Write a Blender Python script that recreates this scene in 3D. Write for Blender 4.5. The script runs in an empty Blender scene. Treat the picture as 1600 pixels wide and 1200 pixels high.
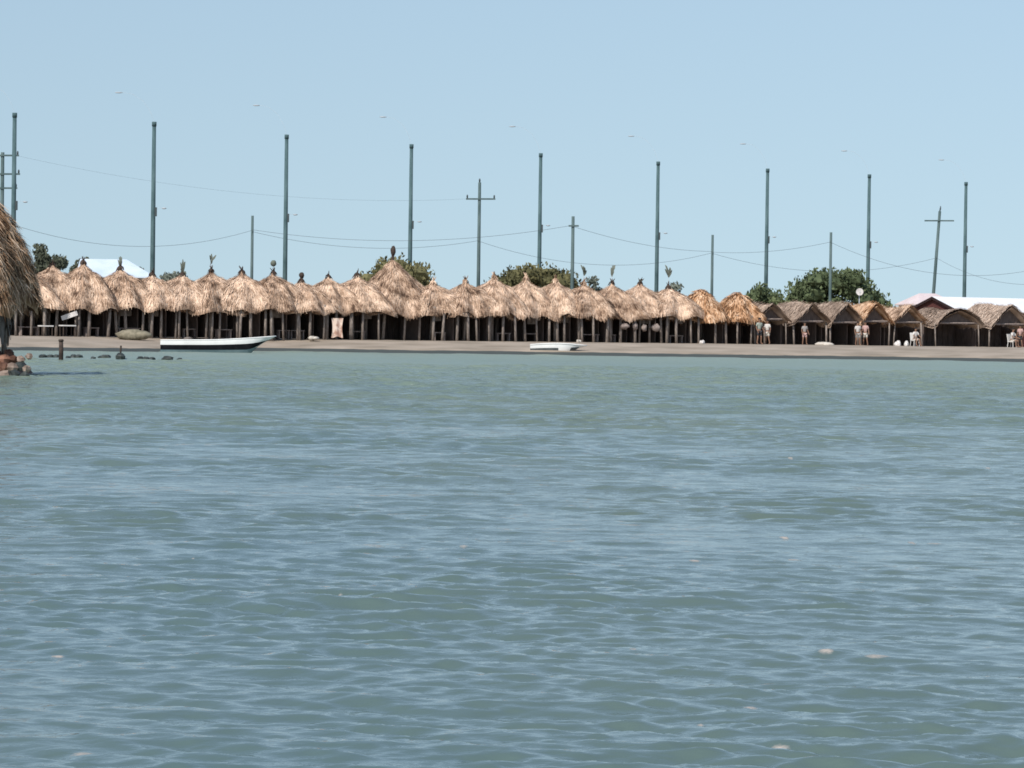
import bpy, math, random
import numpy as np
from mathutils import Vector, Matrix, Euler

random.seed(11)
sc = bpy.context.scene
COL = sc.collection
RAD = math.radians

# ------------------------------------------------------------------ camera
F = 5000.0                                  # focal length in photo pixels (1600 wide)
EYE = 1.3
cd = bpy.data.cameras.new("camera")
cd.sensor_width = 36.0
cd.lens = 36.0 * F / 1600.0
cd.clip_start = 0.5
cd.clip_end = 12000
cam = bpy.data.objects.new("camera", cd)
COL.objects.link(cam)
ROLL = 0.78
PITCH = math.degrees(math.atan(80.0 / F))
CM = Matrix.Translation((0, 0, EYE)) @ Matrix.Rotation(RAD(90 - PITCH), 4, 'X') @ Matrix.Rotation(RAD(ROLL), 4, 'Z')
cam.matrix_world = CM
sc.camera = cam
CR = CM.to_3x3()

def ray(x, y):
    return CR @ Vector(((x - 800) / F, (600 - y) / F, -1.0))
def at(x, y, Y):
    r = ray(x, y)
    return Vector((0, 0, EYE)) + r * (Y / r.y)
def onz(x, y, z):
    r = ray(x, y)
    return Vector((0, 0, EYE)) + r * ((z - EYE) / r.z)

# ------------------------------------------------------------------ materials
def newmat(name):
    m = bpy.data.materials.new(name)
    m.use_nodes = True
    nt = m.node_tree
    return m, nt, nt.nodes["Principled BSDF"]

def N(nt, t, **kw):
    n = nt.nodes.new(t)
    for k, v in kw.items():
        setattr(n, k, v)
    return n

def mat_noise(name, c1, c2, scale=3.0, rough=0.8, detail=4.0, spec=0.3, bump=0.0, coord="Object", lo=0.35, hi=0.65, metal=0.0, stretch=None):
    m, nt, b = newmat(name)
    tc = N(nt, "ShaderNodeTexCoord")
    src = tc.outputs[coord]
    if stretch:
        mp = N(nt, "ShaderNodeMapping")
        mp.inputs["Scale"].default_value = stretch
        nt.links.new(src, mp.inputs["Vector"]); src = mp.outputs[0]
    n = N(nt, "ShaderNodeTexNoise")
    n.inputs["Scale"].default_value = scale
    n.inputs["Detail"].default_value = detail
    nt.links.new(src, n.inputs["Vector"])
    r = N(nt, "ShaderNodeValToRGB")
    r.color_ramp.elements[0].position = lo
    r.color_ramp.elements[1].position = hi
    r.color_ramp.elements[0].color = (*c1, 1)
    r.color_ramp.elements[1].color = (*c2, 1)
    nt.links.new(n.outputs["Fac"], r.inputs["Fac"])
    nt.links.new(r.outputs[0], b.inputs["Base Color"])
    b.inputs["Roughness"].default_value = rough
    b.inputs["Specular IOR Level"].default_value = spec
    b.inputs["Metallic"].default_value = metal
    if bump:
        bp = N(nt, "ShaderNodeBump")
        bp.inputs["Strength"].default_value = bump
        bp.inputs["Distance"].default_value = 0.05
        nt.links.new(n.outputs["Fac"], bp.inputs["Height"])
        nt.links.new(bp.outputs[0], b.inputs["Normal"])
    return m

def mat_tint(name, stops, nscale=1.2, nweight=0.55, rough=0.9, trans=0.0, stretch=(1, 1, 1)):
    """colour from the per-strand attribute 'tint' mixed with a soft noise"""
    m, nt, b = newmat(name)
    a = N(nt, "ShaderNodeAttribute"); a.attribute_name = "tint"
    tc = N(nt, "ShaderNodeTexCoord")
    oi = N(nt, "ShaderNodeObjectInfo")
    add = N(nt, "ShaderNodeVectorMath", operation='ADD')
    sc_ = N(nt, "ShaderNodeVectorMath", operation='SCALE'); sc_.inputs[3].default_value = 37.0
    cmb = N(nt, "ShaderNodeCombineXYZ")
    for i in range(3): nt.links.new(oi.outputs["Random"], cmb.inputs[i])
    nt.links.new(cmb.outputs[0], sc_.inputs[0])
    nt.links.new(tc.outputs["Object"], add.inputs[0]); nt.links.new(sc_.outputs[0], add.inputs[1])
    mp = N(nt, "ShaderNodeMapping"); mp.inputs["Scale"].default_value = stretch
    nt.links.new(add.outputs[0], mp.inputs["Vector"])
    n = N(nt, "ShaderNodeTexNoise")
    n.inputs["Scale"].default_value = nscale
    n.inputs["Detail"].default_value = 5
    nt.links.new(mp.outputs[0], n.inputs["Vector"])
    ml = N(nt, "ShaderNodeMapRange")
    ml.inputs[1].default_value = 0.3; ml.inputs[2].default_value = 0.7
    nt.links.new(n.outputs["Fac"], ml.inputs[0])
    mx = N(nt, "ShaderNodeMix"); mx.inputs[0].default_value = nweight
    nt.links.new(a.outputs["Fac"], mx.inputs[2]); nt.links.new(ml.outputs[0], mx.inputs[3])
    r = N(nt, "ShaderNodeValToRGB")
    els = r.color_ramp.elements
    els[0].position = stops[0][0]; els[0].color = (*stops[0][1], 1)
    els[1].position = stops[-1][0]; els[1].color = (*stops[-1][1], 1)
    for p, c in stops[1:-1]:
        e = els.new(p); e.color = (*c, 1)
    ro = N(nt, "ShaderNodeMath", operation='MULTIPLY_ADD'); ro.inputs[1].default_value = 0.20; ro.inputs[2].default_value = -0.10
    nt.links.new(oi.outputs["Random"], ro.inputs[0])
    rs = N(nt, "ShaderNodeMath", operation='ADD'); nt.links.new(mx.outputs[0], rs.inputs[0]); nt.links.new(ro.outputs[0], rs.inputs[1])
    nt.links.new(rs.outputs[0], r.inputs["Fac"])
    nt.links.new(r.outputs[0], b.inputs["Base Color"])
    b.inputs["Roughness"].default_value = rough
    b.inputs["Specular IOR Level"].default_value = 0.15
    return m

M = {}
M['thatch'] = mat_tint("thatch_weathered", [(0.14, (0.11, 0.066, 0.044)), (0.36, (0.36, 0.24, 0.165)), (0.56, (0.55, 0.39, 0.28)), (0.80, (0.80, 0.61, 0.46))], 1.5, 0.62)
M['thatch_grey'] = mat_tint("thatch_grey", [(0.1, (0.15, 0.105, 0.08)), (0.38, (0.36, 0.27, 0.21)), (0.85, (0.64, 0.51, 0.41))], 1.3, 0.5)
M['thatch_gold'] = mat_tint("thatch_golden", [(0.15, (0.17, 0.08, 0.035)), (0.42, (0.47, 0.27, 0.15)), (0.78, (0.80, 0.58, 0.40))], 1.6, 0.6)
M['thatch_near'] = mat_tint("thatch_brown", [(0.16, (0.09, 0.048, 0.026)), (0.38, (0.36, 0.22, 0.125)), (0.58, (0.58, 0.40, 0.26)), (0.82, (0.84, 0.65, 0.48))], 1.4, 0.55)
M['cap'] = mat_noise("ridge_cap_palm", (0.03, 0.02, 0.016), (0.09, 0.06, 0.045), 6)
M['post'] = mat_noise("weathered_post", (0.13, 0.105, 0.09), (0.34, 0.29, 0.255), 5, stretch=(6, 6, 0.8))
M['shade_cane'] = mat_noise("shade_toned_cane", (0.075, 0.058, 0.050), (0.17, 0.13, 0.115), 4, stretch=(8, 8, 0.5))  # dark tone carries the deep shade of the hut interiors
M['beam'] = mat_noise("pale_beam", (0.20, 0.16, 0.145), (0.34, 0.28, 0.25), 6)
M['darkwood'] = mat_noise("dark_wood", (0.03, 0.022, 0.018), (0.07, 0.05, 0.04), 5)
M['pole'] = mat_noise("weathered_lamp_pole", (0.040, 0.080, 0.088), (0.095, 0.155, 0.165), 2.2, stretch=(1, 1, 0.35), coord="Object")
M['upole'] = mat_noise("weathered_utility_pole", (0.050, 0.085, 0.088), (0.11, 0.155, 0.155), 1.6, stretch=(1, 1, 0.4))
M['galv'] = mat_noise("galvanised_metal", (0.45, 0.5, 0.54), (0.55, 0.6, 0.64), 8, rough=0.5)
M['lampgrey'] = mat_noise("lamp_housing", (0.36, 0.40, 0.43), (0.42, 0.46, 0.49), 8, rough=0.5)
M['boxdark'] = mat_noise("dark_metal_box", (0.035, 0.05, 0.055), (0.06, 0.075, 0.08), 6, rough=0.6)
M['wire'] = mat_noise("wire_black", (0.05, 0.06, 0.07), (0.09, 0.10, 0.11), 2)
M['leaf_olive'] = mat_tint("foliage_olive", [(0.1, (0.050, 0.050, 0.024)), (0.5, (0.135, 0.128, 0.062)), (0.9, (0.19, 0.175, 0.085))], 0.8, 0.5)
M['leaf_green'] = mat_tint("foliage_green", [(0.1, (0.040, 0.058, 0.028)), (0.5, (0.10, 0.128, 0.066)), (0.9, (0.14, 0.165, 0.08))], 0.8, 0.5)
M['leaf_grey'] = mat_tint("foliage_grey_green", [(0.1, (0.045, 0.055, 0.045)), (0.5, (0.17, 0.19, 0.155)), (0.9, (0.25, 0.27, 0.23))], 0.8, 0.5)
M['leaf_dark'] = mat_tint("foliage_dark", [(0.1, (0.04, 0.048, 0.034)), (0.5, (0.085, 0.096, 0.068)), (0.9, (0.12, 0.125, 0.09))], 0.8, 0.5)
M['bark'] = mat_noise("bark", (0.06, 0.045, 0.035), (0.14, 0.11, 0.085), 5, stretch=(5, 5, 1))
M['white'] = mat_noise("white_paint", (0.74, 0.74, 0.73), (0.82, 0.82, 0.80), 2.0, rough=0.5)
M['offwhite'] = mat_noise("offwhite_cloth", (0.50, 0.47, 0.45), (0.70, 0.67, 0.64), 5, rough=0.9)
M['black'] = mat_noise("black_paint", (0.006, 0.007, 0.009), (0.014, 0.014, 0.017), 4, rough=0.8, spec=0.1)
M['paleblue'] = mat_noise("pale_blue_hull", (0.15, 0.215, 0.24), (0.20, 0.27, 0.295), 2.5, rough=0.55)
M['slate'] = mat_noise("slate_blue_hull", (0.055, 0.068, 0.075), (0.10, 0.115, 0.12), 3, rough=0.6)
M['roofwhite'] = mat_noise("white_sheet_roof", (0.74, 0.75, 0.76), (0.83, 0.83, 0.83), 0.7, rough=0.45)
M['roofblue'] = mat_noise("pale_blue_sheet_roof", (0.48, 0.58, 0.68), (0.60, 0.68, 0.75), 0.7, rough=0.45)
M['redwall'] = mat_noise("dark_red_boards", (0.055, 0.018, 0.016), (0.10, 0.034, 0.03), 3, stretch=(1, 1, 5))
M['fascia'] = mat_noise("dark_fascia", (0.015, 0.008, 0.008), (0.03, 0.015, 0.014), 3)
M['pinkroof'] = mat_noise("pink_sheet_roof", (0.56, 0.47, 0.47), (0.64, 0.55, 0.55), 1.0, rough=0.6)
M['housewall'] = mat_noise("cream_wall", (0.40, 0.37, 0.32), (0.50, 0.46, 0.40), 1.2)
M['rock'] = mat_noise("dark_wet_rock", (0.018, 0.024, 0.024), (0.06, 0.07, 0.066), 3, rough=0.6, bump=0.4)
M['rubble_red'] = mat_noise("red_brick_rubble", (0.06, 0.025, 0.016), (0.27, 0.14, 0.095), 2.4, bump=0.5)
M['rubble_pale'] = mat_noise("pale_concrete_rubble", (0.14, 0.10, 0.08), (0.42, 0.33, 0.27), 2.2, bump=0.5)
M['net'] = mat_noise("olive_net", (0.15, 0.135, 0.095), (0.27, 0.24, 0.175), 4)
M['cloth_shade_grey'] = mat_noise("grey_cloth_and_shade", (0.12, 0.10, 0.088), (0.22, 0.19, 0.17), 5)
M['skin'] = mat_noise("skin", (0.20, 0.11, 0.075), (0.26, 0.15, 0.10), 4, rough=0.6)
M['hair'] = mat_noise("black_hair", (0.010, 0.008, 0.007), (0.02, 0.016, 0.014), 20)
M['shirt_green'] = mat_noise("grey_green_shirt", (0.24, 0.27, 0.23), (0.36, 0.39, 0.34), 8)
M['shirt_white'] = mat_noise("white_shirt", (0.50, 0.47, 0.44), (0.66, 0.63, 0.60), 8)
M['shirt_pink'] = mat_noise("pink_shirt", (0.42, 0.27, 0.24), (0.52, 0.36, 0.33), 8)
M['shirt_grey'] = mat_noise("grey_shirt", (0.26, 0.24, 0.23), (0.36, 0.34, 0.32), 8)
M['shorts_dark'] = mat_noise("dark_shorts", (0.02, 0.02, 0.025), (0.05, 0.05, 0.055), 8)
M['shorts_pale'] = mat_noise("pale_trousers", (0.40, 0.36, 0.32), (0.52, 0.48, 0.43), 8)
M['plastic'] = mat_noise("white_plastic", (0.62, 0.60, 0.57), (0.74, 0.72, 0.69), 4, rough=0.45)
M['sack'] = mat_noise("pale_sack", (0.40, 0.36, 0.31), (0.58, 0.54, 0.48), 5)
M['cloth_pink'] = mat_noise("pale_pink_cloth", (0.36, 0.22, 0.17), (0.64, 0.52, 0.44), 2.6, lo=0.42, hi=0.55)
M['eye'] = mat_noise("dark_eye", (0.01, 0.008, 0.007), (0.02, 0.015, 0.012), 20, rough=0.3)

# ------------------------------------------------------------------ object helpers
def tag(o, label=None, cat=None, group=None, kind=None):
    if label: o["label"] = label
    if cat: o["category"] = cat
    if group: o["group"] = group
    if kind: o["kind"] = kind
    return o

def empty(name, loc, rz=0.0, label=None, cat=None, group=None):
    o = bpy.data.objects.new(name, None)
    o.empty_display_size = 0.3
    COL.objects.link(o)
    o.location = loc
    o.rotation_euler = (0, 0, rz)
    return tag(o, label, cat, group)

class MB:
    def __init__(self):
        self.v, self.f, self.t = [], [], []
    def add(self, vs, fs, tint=0.5):
        b = len(self.v)
        self.v += [tuple(p) for p in vs]
        self.t += [tint] * len(vs)
        self.f += [tuple(i + b for i in f) for f in fs]
    def box(self, c, s, rz=0.0, rot=None):
        R = rot if rot is not None else Matrix.Rotation(rz, 3, 'Z')
        c = Vector(c); h = Vector(s) / 2
        vs = [c + R @ Vector((sx * h.x, sy * h.y, sz * h.z)) for sz in (-1, 1) for sy in (-1, 1) for sx in (-1, 1)]
        self.add(vs, [(0, 2, 3, 1), (4, 5, 7, 6), (0, 1, 5, 4), (2, 6, 7, 3), (0, 4, 6, 2), (1, 3, 7, 5)])
    def tube(self, pts, rads, n=8, cap=True):
        pts = [Vector(p) for p in pts]
        if not hasattr(rads, '__len__'): rads = [rads] * len(pts)
        vs, fs = [], []
        for i, p in enumerate(pts):
            d = (pts[min(i + 1, len(pts) - 1)] - pts[max(i - 1, 0)]).normalized()
            a = Vector((0, 0, 1)) if abs(d.z) < 0.9 else Vector((1, 0, 0))
            u = d.cross(a).normalized(); w = d.cross(u)
            for k in range(n):
                ang = 2 * math.pi * k / n
                vs.append(p + (u * math.cos(ang) + w * math.sin(ang)) * rads[i])
        for i in range(len(pts) - 1):
            for k in range(n):
                k2 = (k + 1) % n
                fs.append((i * n + k, i * n + k2, (i + 1) * n + k2, (i + 1) * n + k))
        if cap:
            fs.append(tuple(range(n - 1, -1, -1)))
            fs.append(tuple((len(pts) - 1) * n + k for k in range(n)))
        self.add(vs, fs)
    def blob(self, c, r, seed=0, jit=0.15, nu=10, nv=7, tint=0.5):
        rng = random.Random(seed)
        c = Vector(c)
        vs, fs = [], []
        for j in range(nv + 1):
            th = math.pi * j / nv
            for i in range(nu):
                ph = 2 * math.pi * i / nu
                k = 1 + rng.uniform(-jit, jit)
                vs.append(c + Vector((r[0] * math.sin(th) * math.cos(ph) * k, r[1] * math.sin(th) * math.sin(ph) * k, r[2] * math.cos(th) * (k if 0 < j < nv else 1))))
        for j in range(nv):
            for i in range(nu):
                i2 = (i + 1) % nu
                fs.append((j * nu + i, (j + 1) * nu + i, (j + 1) * nu + i2, j * nu + i2))
        self.add(vs, fs, tint)
    def build(self, name, mat, parent=None, smooth=False):
        me = bpy.data.meshes.new(name)
        me.from_pydata(self.v, [], self.f)
        at_ = me.attributes.new("tint", 'FLOAT', 'POINT')
        at_.data.foreach_set("value", np.array(self.t, dtype=np.float32))
        me.materials.append(mat)
        if smooth:
            me.polygons.foreach_set("use_smooth", [True] * len(me.polygons))
        me.update()
        o = bpy.data.objects.new(name, me)
        COL.objects.link(o)
        if parent is not None: o.parent = parent
        return o

# ------------------------------------------------------------------ terrain
GZ = 0.75                       # height of the sand under the huts
ROW_ANG = math.atan(0.545)
def rowY(x, y=480):
    """depth of the hut row line along the pixel column x"""
    r = ray(x, y)
    u = r.x / r.y
    return 210.3 / (1 - 0.545 * u)

shore_px = [(20, 548), (60, 548), (120, 549), (250, 549.5), (340, 548), (420, 548.5), (600, 551.5), (830, 554.5), (1050, 557.5), (1200, 560), (1400, 562.5), (1600, 566)]
shore = [onz(x, y, 0.0) for x, y in shore_px]
shore = [Vector((p.x, p.y)) for p in shore]
pl = [Vector((-60, 20)), Vector((-30, 55)), Vector((-20.5, 78)), Vector((-17.8, 84)), Vector((-18.5, 92)), Vector((-24, 120)), Vector((-30, 150)), Vector((-30.5, 168))] + shore + \
     [Vector((45, 180)), Vector((70, 176)), Vector((120, 160)), Vector((300, 60))]
pl = np.array([[p.x, p.y] for p in pl])
poly = np.vstack([pl, [[400, 60], [400, 900], [-900, 900], [-900, 20]]])

def sdist(P):
    """signed distance to the shoreline, positive on land"""
    d = np.full(len(P), 1e9)
    for i in range(len(pl) - 1):
        a, b = pl[i], pl[i + 1]
        ab = b - a
        t = np.clip(((P - a) @ ab) / (ab @ ab), 0, 1)
        q = a + t[:, None] * ab
        d = np.minimum(d, np.hypot(*(P - q).T))
    inside = np.zeros(len(P), bool)
    j = len(poly) - 1
    for i in range(len(poly)):
        xi, yi = poly[i]; xj, yj = poly[j]
        c = ((yi > P[:, 1]) != (yj > P[:, 1])) & (P[:, 0] < (xj - xi) * (P[:, 1] - yi) / (yj - yi + 1e-12) + xi)
        inside ^= c
        j = i
    return np.where(inside, d, -d)

rng = np.random.default_rng(5)
def axis(segs):
    out = []
    for a, b, s in segs:
        out += list(np.arange(a, b, s))
    out.append(segs[-1][1])
    return np.array(out, float)
gx = axis([(-2500, -400, 300), (-400, -100, 30), (-100, -45, 4), (-45, 52, 0.7), (52, 110, 4), (110, 400, 30), (400, 2500, 300)])
gy = axis([(10, 70, 6), (70, 100, 1.0), (100, 160, 2), (160, 236, 0.7), (236, 320, 6), (320, 900, 60), (900, 6000, 600)])
X, Y = np.meshgrid(gx, gy)
P = np.stack([X.ravel(), Y.ravel()], 1)
inner = (np.abs(P[:, 0]) < 400) & (P[:, 1] < 890)
sd = np.full(len(P), 400.0)
sd[inner] = sdist(P[inner])
far = ~inner
sd[far & (P[:, 1] < 100)] = -60.0
wob = np.sin(P[:, 0] * 0.9 + 1.3 * np.sin(P[:, 1] * 0.31)) * 0.25 + np.sin(P[:, 0] * 2.3 + P[:, 1] * 0.7) * 0.12 + np.sin(P[:, 0] * 0.23) * 0.5
sdw = sd + np.where(np.abs(sd) < 15, wob, 0)
prof_d = [-60, -8, -1.2, -0.15, 0.3, 1.2, 5, 9, 25, 500]
prof_z = [-2.5, -0.9, -0.22, -0.05, 0.25, 0.29, 0.48, 0.70, 0.75, 0.75]
Z = np.interp(sdw, prof_d, prof_z)
sm = np.clip(.75 + .5 * np.sin(P[:, 0] * .35 + 1.0) + .3 * np.sin(P[:, 0] * 1.1), .25, 1.15)
Z = np.where((sdw > 0) & (sdw < 1.2), Z * (sm + (1 - sm) * np.clip(sdw / 1.2, 0, 1)), Z)
Z += np.where(sd > 2, rng.normal(0, 0.008, len(P)), 0)
vi = np.arange(len(P)).reshape(len(gy), len(gx))
faces = np.stack([vi[:-1, :-1].ravel(), vi[:-1, 1:].ravel(), vi[1:, 1:].ravel(), vi[1:, :-1].ravel()], 1)

def mesh_np(name, V, Fc, mat, smooth=True, attrs=None):
    me = bpy.data.meshes.new(name)
    me.vertices.add(len(V)); me.vertices.foreach_set("co", np.ascontiguousarray(V, np.float32).ravel())
    me.loops.add(Fc.size); me.loops.foreach_set("vertex_index", np.ascontiguousarray(Fc, np.int32).ravel())
    me.polygons.add(len(Fc))
    me.polygons.foreach_set("loop_start", np.arange(0, Fc.size, Fc.shape[1], dtype=np.int32))
    me.update(calc_edges=True)
    me.polygons.foreach_set("use_smooth", [smooth] * len(Fc))
    for k, a in (attrs or {}).items():
        d = me.attributes.new(k, 'FLOAT', 'POINT')
        d.data.foreach_set("value", np.ascontiguousarray(a, np.float32))
    me.materials.append(mat)
    me.validate()
    o = bpy.data.objects.new(name, me)
    COL.objects.link(o)
    return o

# sand: dry beige with grey-olive patches, dark and wet at the waterline (by height)
m, nt, b = newmat("beach_sand")
g = N(nt, "ShaderNodeNewGeometry")
sx = N(nt, "ShaderNodeSeparateXYZ"); nt.links.new(g.outputs["Position"], sx.inputs[0])
n1 = N(nt, "ShaderNodeTexNoise"); n1.inputs["Scale"].default_value = 0.35; n1.inputs["Detail"].default_value = 6
nt.links.new(g.outputs["Position"], n1.inputs["Vector"])
r1 = N(nt, "ShaderNodeValToRGB")
r1.color_ramp.elements[0].position = 0.32; r1.color_ramp.elements[0].color = (0.25, 0.208, 0.16, 1)
r1.color_ramp.elements[1].position = 0.68; r1.color_ramp.elements[1].color = (0.385, 0.322, 0.258, 1)
nt.links.new(n1.outputs["Fac"], r1.inputs["Fac"])
n2 = N(nt, "ShaderNodeTexNoise"); n2.inputs["Scale"].default_value = 0.6; n2.inputs["Detail"].default_value = 3
nt.links.new(g.outputs["Position"], n2.inputs["Vector"])
ad = N(nt, "ShaderNodeMath", operation='MULTIPLY_ADD'); ad.inputs[1].default_value = 0.10
nt.links.new(n2.outputs["Fac"], ad.inputs[0])
nt.links.new(sx.outputs["Z"], ad.inputs[2])
mr = N(nt, "ShaderNodeMapRange"); mr.inputs[1].default_value = 0.225; mr.inputs[2].default_value = 0.255
nt.links.new(ad.outputs[0], mr.inputs[0])
mx = N(nt, "ShaderNodeMix", data_type='RGBA')
nt.links.new(mr.outputs[0], mx.inputs[0])
mx.inputs[6].default_value = (0.060, 0.070, 0.068, 1)
nt.links.new(r1.outputs[0], mx.inputs[7])
nt.links.new(mx.outputs[2], b.inputs["Base Color"])
b.inputs["Roughness"].default_value = 0.85
b.inputs["Specular IOR Level"].default_value = 0.2
ground = mesh_np("ground", np.column_stack([P, Z]), faces, m)
tag(ground, "pale grey beige sand beach under and behind the thatched huts", "beach", kind="structure")

# ------------------------------------------------------------------ water
rows = [-400.0, -60.0, -10.0, 0.0, 2.0]
y_ = 4.0
while y_ < 232:
    rows.append(y_)
    y_ += min(y_ * 0.0022, 0.075) if y_ < 125 else y_ * 0.0022
rows += [260, 400, 900, 3000]
rows = np.array(rows)
NT = 370
tin = np.linspace(-0.2, 0.2, 2 * NT + 1)
tout = np.array([0.205, 0.215, 0.235, 0.27, 0.33, 0.42, 0.55, 0.8, 1.2, 2.0, 4.0])
tans = np.concatenate([-tout[::-1], tin, tout])
WY = np.repeat(rows, len(tans))
WX = np.tile(tans, len(rows)) * (np.maximum(WY, 0.0) + 20.0)
WX[(WY > 390) | (WY < -100)] *= 3
dY = np.where(WY < 125, np.clip(WY * 0.0022, 0.008, 0.075), WY * 0.0022)
farg = np.interp(WY, [18, 55], [1.0, 2.8])
edge = np.interp(np.abs(np.tile(tans, len(rows))), [0.2, 0.25], [1, 0])
WZ = np.zeros_like(WX)
slope_gain = 1.32
rw = np.random.default_rng(21)
# slow modulation so that the chop comes in groups
mod = 0.75 + 0.25 * np.sin(WX * 0.9 + WY * 0.55 + 1.7 * np.sin(WY * 0.21)) + 0.22 * np.sin(WX * 0.37 - WY * 0.83 + 2.0)
for L, st, cnt, spread in ((2.6, 0.008, 3, 0.35), (1.5, 0.014, 5, 0.40), (0.9, 0.018, 8, 0.45), (0.55, 0.038, 12, 0.5), (0.33, 0.088, 16, 0.42), (0.20, 0.115, 18, 0.45), (0.12, 0.088, 16, 0.55), (0.075, 0.035, 12, 0.7)):
    for i in range(cnt):
        lam = L * rw.uniform(0.75, 1.3)
        k = 2 * math.pi / lam
        ang = rw.normal(0, spread) - 0.12
        A = st * slope_gain * rw.uniform(0.6, 1.3) / k / math.sqrt(cnt) * 1.55
        ph = rw.uniform(0, 6.283)
        # fade a component where the mesh rows cannot carry it
        w = np.clip((lam / dY - 2.5) / 3.0, 0, 1) * edge
        s = k * (WX * math.sin(ang) - WY * math.cos(ang)) + ph
        s = np.sin(s - 0.62 * np.sin(s))          # steep fronts, long backs
        if lam > 0.4: w = w * farg
        WZ += A * w * mod * (s + 0.12 * s * s)
# foam flecks on a few crests (photo positions, laid out on the water plane)
foam = np.zeros_like(WX)
for fx, fy, fw, fh in ((1240, 1152, 26, 9), (1215, 1160, 40, 7), (900, 1196, 34, 7), (1172, 1098, 26, 6), (1095, 1123, 14, 4), (990, 1010, 14, 7), (1290, 1018, 26, 6), (1370, 1024, 40, 5), (865, 1082, 12, 5),
                       (1225, 838, 14, 7), (1425, 846, 12, 6), (1460, 847, 26, 4), (725, 850, 16, 5), (1540, 733, 10, 5), (1235, 715, 8, 5), (300, 868, 7, 4), (532, 925, 10, 5),
                       (1085, 872, 18, 4), (1240, 870, 20, 4), (1460, 985, 8, 5), (130, 1168, 40, 8), (640, 880, 24, 3), (535, 1045, 20, 4), (90, 1018, 22, 4)):
    c = onz(fx, fy, 0.02)
    ax = 1.5 * abs((onz(fx + fw / 2, fy, 0.02) - c).x)
    ay = 1.0 * abs((onz(fx, fy + fh / 2, 0.02) - c).y)
    foam = np.maximum(foam, 1 - ((WX - c.x) / ax) ** 2 - ((WY - c.y) / ay) ** 2)
foam = np.clip(foam, 0, 1)
shallow = np.zeros_like(WX)
off = 178 - WY - .5 * WX + 9 * np.sin(WX * .11 + 1) + 5 * np.sin(WX * .31 + WY * .05)     # distance off the far beach
shallow = np.interp(off, [0, 30, 100, 165], [1.0, .9, .5, 0.0])
calm = 1 - edge * (WY > 3.9)
WZ += foam * 0.005
wi = np.arange(len(WX)).reshape(len(rows), len(tans))
wf = np.stack([wi[:-1, :-1].ravel(), wi[:-1, 1:].ravel(), wi[1:, 1:].ravel(), wi[1:, :-1].ravel()], 1)

m, nt, b = newmat("lagoon_water")
g = N(nt, "ShaderNodeNewGeometry")
def wnoise(scale, detail, stretch, rough=0.55):
    mp = N(nt, "ShaderNodeMapping"); mp.inputs["Scale"].default_value = stretch
    nt.links.new(g.outputs["Position"], mp.inputs["Vector"])
    n = N(nt, "ShaderNodeTexNoise"); n.inputs["Scale"].default_value = scale; n.inputs["Detail"].default_value = detail
    n.inputs["Roughness"].default_value = rough
    nt.links.new(mp.outputs[0], n.inputs["Vector"])
    return n
big = wnoise(0.085, 3, (1.0, 0.35, 0.0))
rc = N(nt, "ShaderNodeValToRGB")
rc.color_ramp.elements[0].position = 0.36; rc.color_ramp.elements[0].color = (0.082, 0.130, 0.130, 1)
rc.color_ramp.elements[1].position = 0.64; rc.color_ramp.elements[1].color = (0.112, 0.146, 0.114, 1)
nt.links.new(big.outputs["Fac"], rc.inputs["Fac"])
fa = N(nt, "ShaderNodeAttribute"); fa.attribute_name = "foam"
fn = wnoise(30.0, 4, (0.45, 0.35, 1), 0.8)
fm = N(nt, "ShaderNodeMath", operation='MULTIPLY'); nt.links.new(fa.outputs["Fac"], fm.inputs[0]); nt.links.new(fn.outputs["Fac"], fm.inputs[1])
fr = N(nt, "ShaderNodeMapRange"); fr.inputs[1].default_value = 0.21; fr.inputs[2].default_value = 0.50
fr.inputs[4].default_value = 0.85
nt.links.new(fm.outputs[0], fr.inputs[0])
cm = N(nt, "ShaderNodeMix", data_type='RGBA')
sh = N(nt, "ShaderNodeAttribute"); sh.attribute_name = "shallow"
shm = N(nt, "ShaderNodeMix", data_type='RGBA')
nt.links.new(sh.outputs["Fac"], shm.inputs[0]); nt.links.new(rc.outputs[0], shm.inputs[6]); shm.inputs[7].default_value = (0.205, 0.262, 0.212, 1)
nt.links.new(fr.outputs[0], cm.inputs[0]); nt.links.new(shm.outputs[2], cm.inputs[6])
cm.inputs[7].default_value = (0.48, 0.42, 0.37, 1)
nt.links.new(cm.outputs[2], b.inputs["Base Color"])
rr = N(nt, "ShaderNodeMapRange"); rr.inputs[3].default_value = 0.06; rr.inputs[4].default_value = 0.8
nt.links.new(fr.outputs[0], rr.inputs[0])
pz = N(nt, "ShaderNodeSeparateXYZ"); nt.links.new(g.outputs["Position"], pz.inputs[0])
fr2 = N(nt, "ShaderNodeMapRange"); fr2.inputs[1].default_value = 40; fr2.inputs[2].default_value = 150; fr2.inputs[3].default_value = 0.0; fr2.inputs[4].default_value = 0.30
nt.links.new(pz.outputs["Y"], fr2.inputs[0])
ra = N(nt, "ShaderNodeMath", operation='ADD'); nt.links.new(rr.outputs[0], ra.inputs[0]); nt.links.new(fr2.outputs[0], ra.inputs[1])
nt.links.new(ra.outputs[0], b.inputs["Roughness"])
b.inputs["IOR"].default_value = 1.333
b.inputs["Specular IOR Level"].default_value = 0.43
nA = wnoise(2.4, 5, (0.8, 1.5, 1), 0.62)
nB = wnoise(11.0, 3, (0.8, 1.3, 1), 0.6)
bA = N(nt, "ShaderNodeBump"); bA.inputs["Strength"].default_value = 1.0; bA.inputs["Distance"].default_value = 0.10
bB = N(nt, "ShaderNodeBump"); bB.inputs["Strength"].default_value = 1.0; bB.inputs["Distance"].default_value = 0.004
py = N(nt, "ShaderNodeSeparateXYZ"); nt.links.new(g.outputs["Position"], py.inputs[0])
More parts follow.
